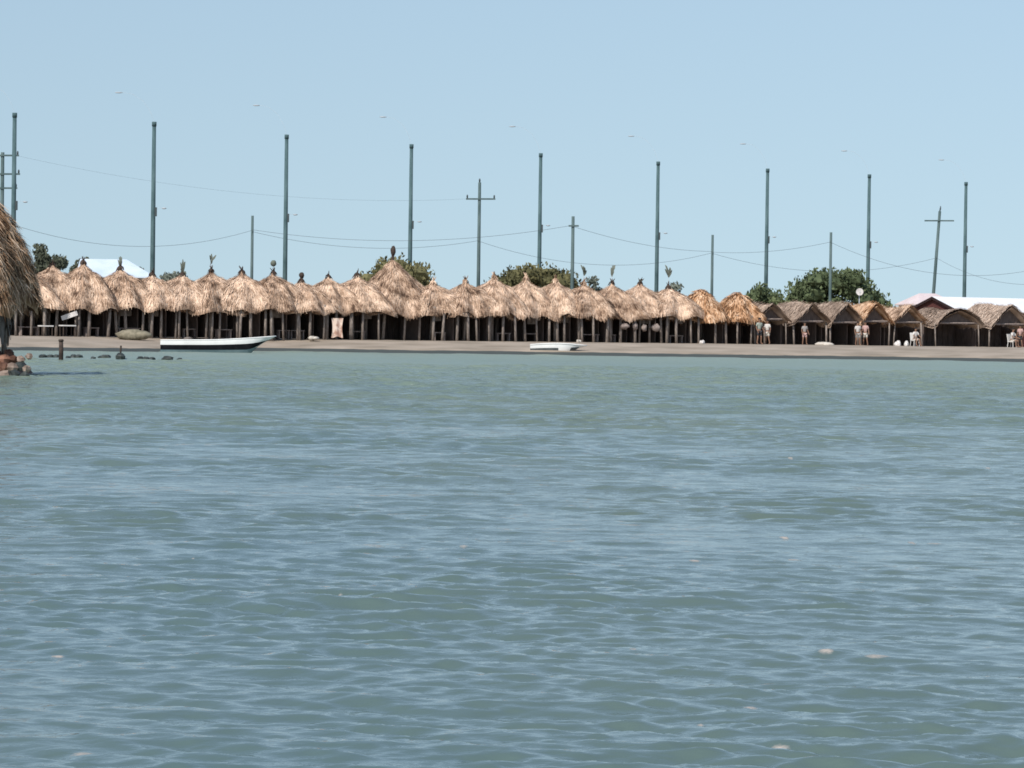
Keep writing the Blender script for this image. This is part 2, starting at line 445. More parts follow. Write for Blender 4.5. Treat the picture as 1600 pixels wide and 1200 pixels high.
fade = N(nt, "ShaderNodeMapRange"); fade.inputs[1].default_value = 14; fade.inputs[2].default_value = 60; fade.inputs[3].default_value = 0.12; fade.inputs[4].default_value = 1.0
nt.links.new(py.outputs["Y"], fade.inputs[0]); ca = N(nt, "ShaderNodeAttribute"); ca.attribute_name = "calm"
fmx = N(nt, "ShaderNodeMath", operation='MAXIMUM'); nt.links.new(fade.outputs[0], fmx.inputs[0]); nt.links.new(ca.outputs["Fac"], fmx.inputs[1])
nt.links.new(fmx.outputs[0], bA.inputs["Strength"])
nt.links.new(nA.outputs["Fac"], bA.inputs["Height"]); nt.links.new(nB.outputs["Fac"], bB.inputs["Height"])
nt.links.new(bA.outputs[0], bB.inputs["Normal"]); nt.links.new(bB.outputs[0], b.inputs["Normal"])
water = mesh_np("water", np.column_stack([WX, WY, WZ]), wf, m, attrs={"foam": foam, "shallow": shallow, "calm": calm})
tag(water, "choppy grey green lagoon water filling the lower half of the view", "water", kind="structure")

# ------------------------------------------------------------------ thatch
def tuft(mb, p, down, out, L, w, rnd, lift=0.04, tint=None):
    """one bundle of straw lying down the slope: a thin bent strip"""
    side = down.cross(out).normalized()
    a = rnd.uniform(-0.35, 0.35)
    down = (down + side * a).normalized()
    side = down.cross(out).normalized()
    p0 = p + out * 0.01
    p1 = p + down * (L * 0.55) + out * (lift + rnd.uniform(0, 0.05))
    p2 = p + down * L + out * rnd.uniform(-0.02, lift * 2.2)
    vs = [p0 - side * w * .35, p0 + side * w * .35, p1 + side * w * .5, p1 - side * w * .5, p2 + side * w * .18, p2 - side * w * .18]
    mb.add(vs, [(0, 1, 2, 3), (3, 2, 4, 5)], rnd.random() if tint is None else tint)

BELL = ([0, .10, .22, .42, .64, .84, 1.0], [1.0, .86, .765, .665, .53, .27, 0.0])
PYR = ([0, .04, .11, .24, .50, .80, 1.0], [1.0, .92, .845, .76, .625, .33, 0.0])
CONE = ([0, .06, .2, .42, .64, .84, 1.0], [1.0, .93, .80, .60, .40, .19, 0.0])

def roof_surface(hw, hd, zp, ze, prof, rnd, p=2.8):
    ph = [rnd.uniform(0, 6.28) for _ in range(6)]
    def f(a, s):
        r = np.interp(s, [0, 1], [0, 1])
        z = np.interp(r, prof[0], prof[1])
        k = 1 / ((abs(math.cos(a)) ** p + abs(math.sin(a)) ** p) ** (1 / p))
        corner = (k - 1)
        wob = 1 + 0.08 * math.sin(3 * a + ph[0]) * r + 0.06 * math.sin(7 * a + ph[1]) * r
        x = hw * k * r * math.cos(a) * wob
        y = hd * k * r * math.sin(a) * wob
        zz = ze + (zp - ze) * z - 0.5 * corner * max(0, r - .6) - 0.10 * math.sin(5 * a + ph[2]) * r * r - 0.08 * math.sin(9 * a + ph[3]) * r + 0.10 * math.sin(4 * a + 9 * r + ph[4]) * r * (1.1 - r) + 0.07 * math.sin(8 * a - 14 * r + ph[5]) * r
        return Vector((x, y, zz))
    return f

def thatch_roof(hw, hd, zp, ze, prof, seed, ntuft, Lr=(0.45, 0.95), wr=(0.07, 0.17), p=2.8, lift=0.05, na=28, ns=12):
    rnd = random.Random(seed)
    f = roof_surface(hw, hd, zp, ze, prof, rnd, p)
    mb = MB()
    vs, fs = [], []
    for j in range(ns + 1):
        for i in range(na):
            vs.append(f(2 * math.pi * i / na, max(0.004, j / ns)))
    for j in range(ns):
        for i in range(na):
            i2 = (i + 1) % na
            fs.append((j * na + i, (j + 1) * na + i, (j + 1) * na + i2, j * na + i2))
    # inner lining so the roof has thickness
    b0 = len(vs)
    for j in range(ns + 1):
        for i in range(na):
            v = f(2 * math.pi * i / na, max(0.004, j / ns)); v.z -= 0.16
            vs.append(v * 1.0)
    for j in range(ns):
        for i in range(na):
            i2 = (i + 1) % na
            fs.append((b0 + j * na + i, b0 + j * na + i2, b0 + (j + 1) * na + i2, b0 + (j + 1) * na + i))
    for i in range(na):
        i2 = (i + 1) % na
        fs.append((ns * na + i, b0 + ns * na + i, b0 + ns * na + i2, ns * na + i2))
    mb.add(vs, fs, 0.35)
    for _ in range(ntuft):
        a = rnd.uniform(0, 2 * math.pi)
        s = math.sqrt(rnd.uniform(0.002, 1.0))
        if rnd.random() < 0.25: s = rnd.uniform(0.9, 1.0)
        q = f(a, s); e = 0.03
        d = (f(a, min(s + e, 1.03)) - f(a, s - e if s > e else 0.001)).normalized()
        tng = (f(a + 0.05, s) - f(a - 0.05, s))
        out = tng.cross(d)
        if out.length < 1e-6: out = Vector((math.cos(a), math.sin(a), 0.5))
        out.normalize()
        if out.z < 0 or out.dot(Vector((q.x, q.y, 0.4))) < 0: out = -out
        L = rnd.uniform(*Lr) * (0.5 + 0.5 * min(1, s * 1.6))
        tuft(mb, q - d * L * 0.5, d, out, L, rnd.uniform(*wr), rnd, lift)
    return mb

def posts(root, xy, h, rnd, r=0.07, mat='post'):
    for (x, y) in xy:
        mb = MB()
        lx, ly = rnd.uniform(-.14, .14), rnd.uniform(-.06, .06)
        x += rnd.uniform(-.12, .12)
        rr_ = r * rnd.uniform(0.8, 1.3)
        mb.tube([(x, y, -0.15), (x + lx * .5 + rnd.uniform(-.02, .02), y + ly * .5, h * .5), (x + lx, y + ly, h)], [rr_, rr_ * .95, rr_ * .85], 7)
        mb.build("post", M[mat], root, smooth=True)

def back_wall(root, hw, hd, h, rnd, sides=True):  # walls added and toned dark so the hut interiors read as shade
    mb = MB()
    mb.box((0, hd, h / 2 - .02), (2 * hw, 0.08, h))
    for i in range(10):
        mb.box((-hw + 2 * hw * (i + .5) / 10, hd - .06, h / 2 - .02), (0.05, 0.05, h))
    mb.build("back_wall", M['shade_cane'], root)
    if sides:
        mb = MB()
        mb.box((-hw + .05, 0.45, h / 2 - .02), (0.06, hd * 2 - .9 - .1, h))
        mb.build("side_wall", M['shade_cane'], root)
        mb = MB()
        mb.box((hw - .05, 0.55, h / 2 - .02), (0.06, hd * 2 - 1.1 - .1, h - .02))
        mb.build("side_wall", M['shade_cane'], root)

def finial(root, zp, kind, hgt, rnd):
    mb = MB()
    mb.tube([(0, 0, zp - .25), (0, 0, zp + hgt * .45)], 0.018 if kind != 'knob' else 0.10, 5)
    st = mb.build("finial", M['galv' if kind in ('leaf', 'ball') else 'darkwood'], root)
    mb = MB()
    if kind == 'leaf':
        for k in range(7):
            z = zp + hgt * rnd.uniform(.45, .8)
            d = Vector((rnd.uniform(-.35, .35), rnd.uniform(-.35, .35), 1)).normalized()
            tuft(mb, Vector((0, 0, z - .1)), d, Vector((0, -1, .1)), hgt * rnd.uniform(.35, .55), 0.15, rnd, 0.03)
        mb.build("tuft", M['leaf_grey'], st)
    elif kind == 'ball':
        mb.blob((0, 0, zp + hgt * .75), (.19, .19, .2), 3, .1)
        mb.build("ball", M['leaf_grey'], st, True)
    elif kind == 'spike':
        for k in range(8):
            d = Vector((rnd.uniform(-.22, .22), rnd.uniform(-.22, .22), 1)).normalized()
            tuft(mb, Vector((0, 0, zp - .1)), d, Vector((0, -1, .1)), hgt * rnd.uniform(.6, 1.05), 0.13, rnd, 0.02)
        mb.build("tuft", M['leaf_grey'], st)
    elif kind == 'knob':
        mb.blob((0, 0, zp + hgt * .6), (.17, .17, hgt * .4), 3, .12)
        mb.build("knob", M['darkwood'], st, True)

HUTS = [
    (36, 414, "thatched hut at the left end of the row, mostly hidden behind the near brown palapa", None),
    # x, y of the peak, label, finial (kind, pixels), extra
    (82, 411, "thatched hut with broad pale rounded peak nearest to the big ragged palapa", None),
    (130, 407, "thatched hut with tall bright pointed roof left of the pale blue house roof", None),
    (188, 416, "thatched hut with dark spike on its peak in front of the pale blue house roof", ('spike', 22)),
    (238, 426, "thatched hut with low peak at the foot of the lamp post beside the pale house", None),
    (285, 426, "thatched hut with dark leafy spike rising behind the stern of the long canoe", ('spike', 28)),
    (330, 420, "thatched hut with leaf on a stick above its peak behind the middle of the canoe", ('leaf', 24)),
    (378, 422, "thatched hut with dark pointed peak just left of the short pole above the canoe", None),
    (427, 424, "thatched hut with round ball above its peak behind the bow of the canoe", ('ball', 19)),
    (471, 436, "thatched hut with small black stump on top right of the canoe bow", ('knob', 12)),
    (513, 430, "thatched hut with a pale patterned cloth hanging under its eave", None),
    (558, 427, "thatched hut with orange streaked roof next left of the big conical palapa", None),
    (677, 439, "thatched hut directly right of the big conical palapa under the lamp post", None),
    (727, 437, "thatched hut with low pale roof below the crossarm pole in the middle", None),
    (772, 430, "thatched hut with forked pale peak right of the middle crossarm pole", None),
    (822, 432, "thatched hut below the olive tree, behind the left end of the white skiff", None),
    (868, 435, "thatched hut below the olive tree, behind the right half of the white skiff", None),
    (912, 440, "thatched hut beside the short pole with small crossarm, sprig above its peak", ('leaf', 26)),
    (956, 440, "thatched hut with tall dark leaf above its peak, right of the white skiff", ('leaf', 25)),
    (1000, 440, "thatched hut with pale bundles hanging in its opening, dark pointed top", ('spike', 8)),
    (1044, 446, "thatched hut with floating leaf on a stick, left of the golden thatched roofs", ('leaf', 30)),
]
HGROUP = "bell-roofed thatched huts in the row along the beach"

for i, (x, y, lab, fin) in enumerate(HUTS):
    rnd = random.Random(100 + i)
    Yr = rowY(x) + rnd.uniform(-.35, .35)
    pk = at(x, y, Yr)
    root = empty("thatched_hut", (pk.x, pk.y, GZ), ROW_ANG + rnd.uniform(-.10, .10), lab, "hut", HGROUP)
    zp = pk.z - GZ
    ze = 1.78 + rnd.uniform(-.10, .12)
    hw = 2.0 * rnd.uniform(.92, 1.12)
    hd = 2.1
    mb = thatch_roof(hw, hd, zp, ze, PYR, 300 + i, 3200, (.25, .75), (.018, .055), 4.6, .05, 36, 16)
    rf = mb.build("roof", M['thatch'], root)
    # dark ridge cap tied round the peak
    mb = MB()
    for k in range(16):
        a = rnd.uniform(0, 6.28)
        o = Vector((math.cos(a), math.sin(a), .6)).normalized()
        tuft(mb, Vector((0, 0, zp + .06)), Vector((math.cos(a) * .55, math.sin(a) * .55, -1)).normalized(), o, rnd.uniform(.25, .5), .13, rnd, .05)
    mb.tube([(0, 0, zp - .3), (0, 0, zp + .05)], [.12, .05], 6)
    for k in range(5):
        d = Vector((rnd.uniform(-.5, .5), rnd.uniform(-.5, .5), 1)).normalized()
        tuft(mb, Vector((0, 0, zp - .05)), d, Vector((0, -1, .1)), rnd.uniform(.15, .42), .07, rnd, .02)
    mb.build("ridge_cap", M['cap' if x < 560 or x > 950 else 'thatch'], rf)
    xs = [-.92, -.15 + rnd.uniform(-.2, .2), .88]
    posts(root, [(xs[0], -1.75), (xs[1], -1.72), (xs[2], -1.75), (-.4, -.6), (-.9, 1.6), (.9, 1.6)], ze + .35, rnd, .085)
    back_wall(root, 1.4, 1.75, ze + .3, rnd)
    if i % 3 != 1:
        mb = MB(); bx = rnd.uniform(-.5, .5); by = rnd.uniform(-1.2, -.4); bl = rnd.uniform(.8, 1.5)
        mb.box((bx, by, .5), (bl, .4, .06))
        for q in (-.42, .42): mb.box((bx + q * bl, by, .22), (.08, .34, .5))
        mb.build("bench", M['beam'], root)
    if i % 4 in (0, 3):
        mb = MB(); hx_ = rnd.uniform(-.8, .2); hl = rnd.uniform(.5, .8)
        mb.box((hx_ + hl / 2, -.9, ze - .35), (hl, .03, .45), rz=rnd.uniform(-.3, .3))
        mb.build("hung_cloth", M['cloth_shade_grey'], root)
    if fin:
        finial(root, zp, fin[0], fin[1] * .88 * Yr / F, rnd)

# the big conical palapa
Yb = rowY(614) + 1.2
pk = at(614, 404, Yb)
root = empty("thatched_hut", (pk.x, pk.y, GZ), 0.3, "largest thatched palapa of the row, tall wide cone with dark knob on top", "hut")
zp = pk.z - GZ
mb = thatch_roof(3.35, 3.0, zp, 1.75, CONE, 777, 6500, (0.3, .85), (.02, .06), p=2.1, na=40, ns=16)
mb.build("roof", M['thatch'], root)
rnd = random.Random(5)
finial(root, zp, 'knob', 20 * Yb / F, rnd)
posts(root, [(2.5 * math.cos(a), 2.3 * math.sin(a)) for a in (-2.6, -2.05, -1.5, -1.0, -.5, .6, 1.6, 2.5)], 2.15, rnd, .085)
back_wall(root, 2.0, 1.9, 2.0, rnd, False)

# two huts with fresh golden thatch
for i, (x, y, lab) in enumerate(((1095, 453, "hut with domed fresh golden thatch, left of the pair of golden roofs"), (1152, 458, "hut with ragged bright golden thatch hanging down, beside the first grey gabled hut"))):
    rnd = random.Random(60 + i)
    Yr = rowY(x)
    pk = at(x, y, Yr)
    root = empty("thatched_hut", (pk.x, pk.y, GZ), ROW_ANG, lab, "hut", "huts with fresh golden thatch")
    zp = pk.z - GZ
    mb = thatch_roof(1.65, 2.0, zp, 1.6, ([0, .1, .25, .45, .7, .88, 1], [1, .96, .88, .72, .42, .18, 0]), 900 + i, 1300, (.3, .9), (.04, .11), lift=.09)
    mb.build("roof", M['thatch_gold' if i else 'thatch_gold'], root)
    posts(root, [(-1.1, -1.7), (0.1, -1.7), (1.1, -1.7), (-1, 1.5), (1, 1.5)], 1.95, rnd)
    back_wall(root, 1.65, 1.7, 1.9, rnd)

# gabled huts on the right
def gable_roof(hw, ln, zr, ze, seed, ntuft, sag=0.0):
    rnd = random.Random(seed)
    mb = MB()
    ny, nx = 12, 6
    yf, yb = -ln * .5, ln * .5
    def f(sgn, s, t):
        xx = sgn * hw * s
        yy = yf + (yb - yf) * t
        zz = zr + (ze - zr) * (s ** (1.0 + sag)) + .09 * math.sin(6 * t + seed) + .12 * math.sin(11 * t + 5 * s + seed * 2) * s
        return Vector((xx, yy, zz))
    for off in (0.0, -0.17):
        for sgn in (-1, 1):
            vs, fs = [], []
            for j in range(ny + 1):
                for i in range(nx + 1):
                    v = f(sgn, i / nx, j / ny); v.z += off
                    vs.append(v)
            for j in range(ny):
                for i in range(nx):
                    q = j * (nx + 1) + i
                    fs.append((q, q + 1, q + nx + 2, q + nx + 1))
            mb.add(vs, fs, .4)
    for _ in range(ntuft):
        sgn = rnd.choice((-1, 1))
        s = rnd.random() ** .8; t = rnd.random()
        if rnd.random() < .15: t = rnd.choice((0.005, .995))
        q = f(sgn, s, t)
        d = (f(sgn, min(s + .05, 1.05), t) - f(sgn, max(s - .05, 0), t)).normalized()
        out = Vector((sgn * .55, 0, .85)).normalized()
        out = (out - d * out.dot(d)).normalized()
        L = rnd.uniform(.3, .7)
        tuft(mb, q - d * L * .5, d, out, L, rnd.uniform(.02, .07), rnd, .05)
    return mb

GAB = [  # x, y of the front apex; half width; label; material
    (1208, 477, 1.5, 'thatch_grey', "grey gabled hut just right of the golden roofs, person in green shirt before it"),
    (1271, 476, 1.5, 'thatch_grey', "grey gabled hut with steep dark gable below the large tree, second gabled one"),
    (1324, 477, 1.45, 'thatch_grey', "grey gabled hut below the short pole and the white dish, person in white before it"),
    (1373, 478, 1.35, 'thatch_gold', "gabled hut with pinkish golden patched thatch below the lamp post"),
    (1424, 482, 1.35, 'thatch', "gabled hut with collapsed brown thatch left of the red gable house"),
    (1502, 486, 1.95, 'thatch_grey', "wide gabled hut with rounded front opening below the white roofed house"),
    (1580, 479, 1.9, 'thatch_grey', "tall dark gabled hut at the right edge, below the end of the white roof"),
]
for i, (x, y, hw, mt, lab) in enumerate(GAB):
    rnd = random.Random(40 + i)
    Yr = rowY(x)
    ap = at(x, y, Yr - 1.7)
    ang = ROW_ANG
    ln = 4.2
    nrm = Vector((math.sin(ang), -math.cos(ang), 0))
    c = ap - nrm * (ln * .5)
    root = empty("gabled_hut", (c.x, c.y, GZ), ang + rnd.uniform(-.05, .05), lab, "hut", "gabled thatched huts at the right end of the row")
    zr = ap.z - GZ + .12
    ze = 1.55 + rnd.uniform(-.08, .08)
    gable_roof(hw, ln, zr, ze, 500 + i, 1800, .5 if i == 5 else .12).build("roof", M[mt], root)
    mb = MB()
    e = .22
    mb.add([(-hw + e, -ln * .5 + .5, ze + .02), (hw - e, -ln * .5 + .5, ze + .02), (0, -ln * .5 + .5, zr - .25), (-hw + e, -ln * .5 + .55, ze + .02), (hw - e, -ln * .5 + .55, ze + .02), (0, -ln * .5 + .55, zr - .25)],
           [(0, 1, 2), (5, 4, 3), (0, 3, 4, 1), (1, 4, 5, 2), (2, 5, 3, 0)])
    mb.build("gable_shade", M['shade_cane'], root)  # dark sheet standing for the shade in the open gable
    mb = MB(); mb.tube([(-hw + .12, -ln * .5 + .3, ze + .1), (hw - .12, -ln * .5 + .3, ze + .13)], .055, 6)
    mb.build("beam", M['beam'], root)
    posts(root, [(-hw + .18, -ln * .5 + .3), (hw - .18, -ln * .5 + .3), (-hw + .2, .6), (-hw + .18, ln * .5 - .3), (hw - .18, ln * .5 - .3)], ze + .1, rnd, .06)
    back_wall(root, hw + .3, ln * .5 - .4, ze + .2, rnd)

# the big near palapa cut by the left edge of the picture
NY = 84.0
c0 = at(-109, 480, NY)
root = empty("thatched_palapa", (c0.x, c0.y, 0.5), 0.2, "large ragged brown palapa close by at the left edge, on the rubble", "hut")
zt = at(-109, 130, NY).z - 0.5
mb = thatch_roof(2.85, 2.6, zt, 1.35, ([0, .1, .3, .5, .72, .9, 1], [1, .86, .66, .50, .36, .2, 0]), 4242, 9500, (0.3, 0.95), (.014, .05), p=2.2, lift=.12, na=44, ns=18)
mb.build("roof", M['thatch_near'], root)
rnd = random.Random(9)
posts(root, [(2.05 * math.cos(a), 2.0 * math.sin(a)) for a in (-.75, -.2, .35, 1.4, 2.6, 4.0)], 2.6, rnd, .07)
mb = MB()
rn2 = random.Random(77)
# grey strips between its posts, standing in for the shade under the eave
for k in range(70):
    a = rn2.uniform(-1.2, 1.0)
    p = Vector((2.02 * math.cos(a), 1.97 * math.sin(a), rn2.uniform(1.3, 2.1)))
    tuft(mb, p, Vector((rn2.uniform(-.1, .1), rn2.uniform(-.1, .1), -1)).normalized(), Vector((math.cos(a), math.sin(a), .05)), rn2.uniform(.6, 1.3), rn2.uniform(.15, .35), rn2, .06)
nt_ = mb.build("eave_shade_strips", M['cloth_shade_grey'])
nt_.location = root.location; nt_.rotation_euler = root.rotation_euler
tag(nt_, "tattered grey strips added as shade under the eave of the near palapa", "net")

# ------------------------------------------------------------------ lamp posts
LAMPS = [  # x top, y top, head offset (dx, dy), low lamp (dx, dy from top), label
    (23, 177, (-54, -46), (18, 138), "tall lamp post at the left edge rising above the near brown palapa"),
    (241, 191, (-56, -46), (17, 134), "tall lamp post right beside the pale blue house roof"),
    (448, 211, (-48, -46), (15, 124), "tall lamp post rising above the bow of the long canoe"),
    (643, 226, (-45, -43), (14, 120), "tall lamp post just right of the big conical palapa"),
    (845, 240, (-45, -42), (13, 112), "tall lamp post standing before the olive tree, above the white skiff"),
    (1028.5, 253, (-43, -40), (13, 111), "tall lamp post between the sprig topped huts and the golden roofs"),
    (1199.5, 264, (-39, -39), (12, 106), "tall lamp post at the left side of the large green tree"),
    (1358.5, 273, (-40, -37), (12, 105), "tall lamp post at the right side of the large green tree"),
    (1509.5, 285, (-39, -35), (11, 100), "tall lamp post behind the white roofed house at the right"),
]
for i, (x, y, ho, lo, lab) in enumerate(LAMPS):
    # same real height for every post, so the depth follows from the picture
    r = ray(x, y)
    Yp = (15.6 - EYE) / (r.z / r.y)
    top = at(x, y, Yp)
    root = empty("lamp_post", (top.x, top.y, GZ), 0, lab, "lamp post", "tall lamp posts along the road behind the huts")
    H = top.z - GZ
    k = Yp / F
    mb = MB(); mb.tube([(0, 0, -.3), (0, 0, H * .5), (0, 0, H)], [.19, .165, .135], 10)
    mb.build("pole", M['pole'], root, True)
    mb = MB(); mb.tube([(0, 0, H - .28), (0, 0, H + .03)], [.165, .165], 10)
    mb.build("collar", M['pole'], root, True)
    hx, hz = ho[0] * k, H - ho[1] * k
    mb = MB()
    pts = [(0, 0, H), (hx * .12, 0, H + (hz - H) * .38), (hx * .32, 0, H + (hz - H) * .72), (hx * .62, 0, H + (hz - H) * .95), (hx * .92, 0, hz)]
    mb.tube(pts, .007, 5)
    arm = mb.build("arm", M['galv'], root)
    mb = MB()
    mb.blob((hx, 0, hz - .02), (.28, .10, .05), i, .04, 10, 6)
    mb.build("lamp_head", M['lampgrey'], arm, True)
    lx, lz = lo[0] * k, H - lo[1] * k
    mb = MB(); mb.box((.17, 0, lz - .25), (.16, .22, .62)); mb.build("control_box", M['boxdark'], root)
    mb = MB(); mb.tube([(.05, 0, lz - .1), (lx * .6, 0, lz + .04), (lx, 0, lz + .02)], .007, 5)
    arm2 = mb.build("arm", M['galv'], root)
    mb = MB(); mb.blob((lx, 0, lz), (.17, .1, .06), i + 20, .04, 8, 6)
    mb.build("lamp_head", M['lampgrey'], arm2, True)

# ------------------------------------------------------------------ utility poles and wires
UP = {}
def upole(key, xt, yt, Yp, lab, xb=None, yb=None, arms=(), r=.11, ins=True, group=None):
    top = at(xt, yt, Yp)
    lean = 0.0
    base = Vector((top.x, top.y, GZ))
    if xb is not None:
        q = at(xb, yb, Yp)
        d = (top - q) / (top.z - q.z)
        base = top + d * (GZ - top.z)
    root = empty("utility_pole", base, 0, lab, "utility pole", group)
    T = top - base
    r *= 1.3
    mb = MB(); mb.tube([T * -.02, T * .5, T], [r, r * .88, r * .75], 9)
    mb.build("pole", M['upole'], root, True)
    k = Yp / F
    for (ya, xl, xr) in arms:
        h = at(xt, ya, Yp).z - base.z
        t = T * (h / T.z)
        mb = MB(); mb.box((t.x + (xl + xr) * .5 * k, t.y - .12, t.z), ((xr - xl) * k, .10, .12), rot=Matrix.Rotation(-RAD(0.6), 3, 'Y'))
        arm = mb.build("crossarm", M['upole'], root)
        if ins:
            for xx in (xl + 2, xr - 2):
                mb = MB(); mb.tube([(t.x + xx * k, t.y - .12, t.z + .05), (t.x + xx * k, t.y - .12, t.z + .2), (t.x + xx * k, t.y - .12, t.z + .32)], [.05, .07, .04], 7)
                mb.build("insulator", M['boxdark'], arm, True)
    UP[key] = (base, T, Yp)
    return root
PG = "power line poles behind the huts"
upole('L', 4, 238, 222, "power pole with three crossarms at the left edge, half behind the near palapa", arms=((243, -20, 26), (272, -16, 28), (294, -12, 24)), r=.13, group=PG)
upole('A', 394.5, 337, 240, "short plain pole between two lamp posts, above the middle of the canoe", r=.10, group=PG)
p_ = upole('T', 749.5, 285, 250, "power pole with one crossarm and two upright insulators in the middle", arms=((311, -21, 25),), r=.12, group=PG)
mb = MB(); hh = UP['T'][1].z
mb.tube([(0, 0, hh - .05), (0, 0, hh + .18), (0, 0, hh + .3)], [.05, .075, .04], 7); mb.build("insulator", M['boxdark'], p_, True)
upole('B', 895.5, 338, 232, "short pole with a tiny crossarm in front of the right side of the olive tree", arms=((353, -7, 9),), r=.115, ins=False, group=PG)
upole('C', 1113.5, 367, 268, "short thin pole standing behind the golden thatched roofs", r=.105, group=PG)
upole('D', 1298.5, 363, 258, "short thin pole standing in front of the large green tree", r=.105, group=PG)
p_ = upole('R', 1468.5, 330, 280, "leaning power pole with one crossarm behind the red gable", xb=1458.5, yb=460, arms=((345, -23, 23),), r=.125, ins=False, group=PG)
T = UP['R'][1]
mb = MB(); mb.tube([T, T + Vector((.04, 0, .2)), T + Vector((.06, 0, .45))], [.05, .07, .03], 7); mb.build("insulator", M['boxdark'], p_, True)
upole('X', 1715, 372, 255, "short pole just beyond the right edge carrying the wires", r=.105, group=PG)

def on_pole(key, y):
    base, T, Yp = UP[key]
    # find the point of the pole that shows at picture height y (near its own column)
    for _ in range(1):
        lo_, hi_ = 0.0, 1.05
        for _ in range(40):
            mid = (lo_ + hi_) / 2
            p = base + T * mid
            q = CM.inverted() @ p
            py = 600 - F * q.y / -q.z
            if py > y: lo_ = mid
            else: hi_ = mid
    return base + T * lo_

def wire(a, ya, b_, yb, mid, lab, r=.011, oa=0, ob=0):
    """a sagging line between two poles; mid = (x, y) a picture point it passes, which gives its sag"""
    p0 = on_pole(a, ya) + Vector((oa, -.15, 0)); p1 = on_pole(b_, yb) + Vector((ob, -.15, 0))
    best = 0
    n = 28
    # sag from the picture point
    bt, be = .5, 1e9
    for j in range(1, 200):
        t = j / 200
        p = p0.lerp(p1, t); q = CM.inverted() @ p
        px = 800 + F * q.x / -q.z
        if abs(px - mid[0]) < be: be, bt = abs(px - mid[0]), t
    p = p0.lerp(p1, bt)
    want = at(mid[0], mid[1], p.y).z
    sag = max(0.05, (p.z - want) / (4 * bt * (1 - bt)))
    pts = []
    for j in range(n + 1):
        t = j / n
        q = p0.lerp(p1, t); q.z -= sag * 4 * t * (1 - t)
        pts.append(q)
    mb = MB(); mb.tube(pts, r, 4)
    o = mb.build("overhead_wire", M['wire'])
    tag(o, lab, "wire", "overhead wires between the poles")
wire('L', 345, 'A', 360, (235, 385), "sagging wire from the left edge pole to the short pole above the canoe")
wire('A', 359, 'B', 352, (640, 376), "wire from the short canoe pole up to the pole with the tiny crossarm")
wire('A', 362, 'T', 376, (600, 388), "lower sagging wire from the short canoe pole to the middle crossarm pole")
wire('T', 377, 'C', 395, (900, 411), "sagging wire from the middle crossarm pole to the pole behind the golden roofs")
wire('B', 354, 'C', 393, (1000, 381), "wire from the pole with the tiny crossarm down to the pole behind golden roofs")
wire('C', 394, 'D', 378, (1205, 392.5), "wire from the pole behind the golden roofs to the pole before the green tree")
wire('C', 396, 'R', 403, (1290, 424), "lower wire crossing the large green tree to the leaning power pole")
wire('D', 379, 'X', 392, (1480, 429), "long sagging wire from the green tree pole to the right edge")
wire('R', 403, 'X', 425, (1560, 440), "wire from the leaning power pole sinking to the right edge")
wire('L', 243, 'T', 311, (300, 292), "high faint wire from the left edge pole to the middle crossarm", r=.0045, oa=1.0, ob=-.9)

# ------------------------------------------------------------------ trees
def tree(x0, x1, ytop, ybot, Yt, mat, lab, n=2600, leaf=.2, seed=1, name="tree", lumps=None, trunk=True, group=None):
    rnd = random.Random(seed)
    a = at(x0, ybot, Yt); b_ = at(x1, ybot, Yt); tp = at((x0 + x1) / 2, ytop, Yt)
    hw = (b_.x - a.x) / 2
    cx = (a.x + b_.x) / 2
    zb = max(1.2, a.z - GZ - .9); zt = tp.z - GZ
    hz = (zt - zb) / 2
    root = empty(name, (cx, Yt, GZ), 0, lab, "tree", group)
    mb = MB()
    z0 = .9
    cz = (z0 + zt) / 2
    n = int(n * 2.4)
    clumps = []
    for k in range(max(12, int(n / 105))):
        u = rnd.uniform(-1, 1)
        top = max(.15, (1 - abs(u) ** 3.2)) * rnd.uniform(.84, 1.0)
        v = top * (rnd.uniform(.85, 1.0) if k % 2 == 0 else rnd.random() ** .7 * .9)
        cr = max(.5, rnd.uniform(.18, .30) * min(hw, (zt - z0) * .8, 4.2))
        yy = rnd.uniform(-.8, .5) * math.sqrt(max(.02, 1 - u * u))
        clumps.append((Vector((u * max(.25, hw * .97 - .25), yy * min(hw, 3.5), z0 + v * (zt - z0 - cr * .75))), cr, rnd.uniform(-.22, .22)))
    for k in range(n):
        c, rr_, tn = rnd.choice(clumps)
        d = Vector((rnd.gauss(0, 1), rnd.gauss(0, 1), rnd.gauss(0, 1)))
        d = d.normalized() * rnd.uniform(.72, 1.12)
        p = c + Vector((d.x * rr_ * 1.1, d.y * rr_ * 1.1, d.z * rr_ * .85))
        q = Euler((rnd.uniform(0, 6), rnd.uniform(0, 6), rnd.uniform(0, 6))).to_matrix()
        s = leaf * rnd.uniform(.8, 1.8)
        vs = [p + q @ Vector(w) * s for w in ((-.5, 0, 0), (0, -.3, .06), (.6, 0, 0), (0, .3, .06))]
        mb.add(vs, [(0, 1, 2, 3)], min(1, max(0, rnd.random() * .6 + .2 + tn)))
    for c, rr_, tn in clumps:
        mb.blob(c, (rr_ * .72, rr_ * .72, rr_ * .5), rnd.randint(0, 9999), .25, 7, 5, .4 + tn)
    mb.build("crown", M[mat], root)
    if trunk:
        mb = MB()
        mb.tube([(0, 0, -.2), (.05, 0, zb * .5), (.1, 0, cz)], [.2, .16, .1], 8)
        for k in range(5):
            u = (k - 2) / 2.6
            mb.tube([(.05, 0, zb * .5), (u * hw * .5, rnd.uniform(-.5, .5), cz * .8), (u * hw * .8, rnd.uniform(-.8, .8), cz + (zt - cz) * .2)], [.11, .07, .03], 6)
        mb.build("trunk", M['bark'], root)
    return root
TG = "trees behind the huts"
tree(543, 700, 399, 440, 246, 'leaf_olive', "olive green tree spreading behind the big conical palapa", 2600, .22, 2, group=TG)
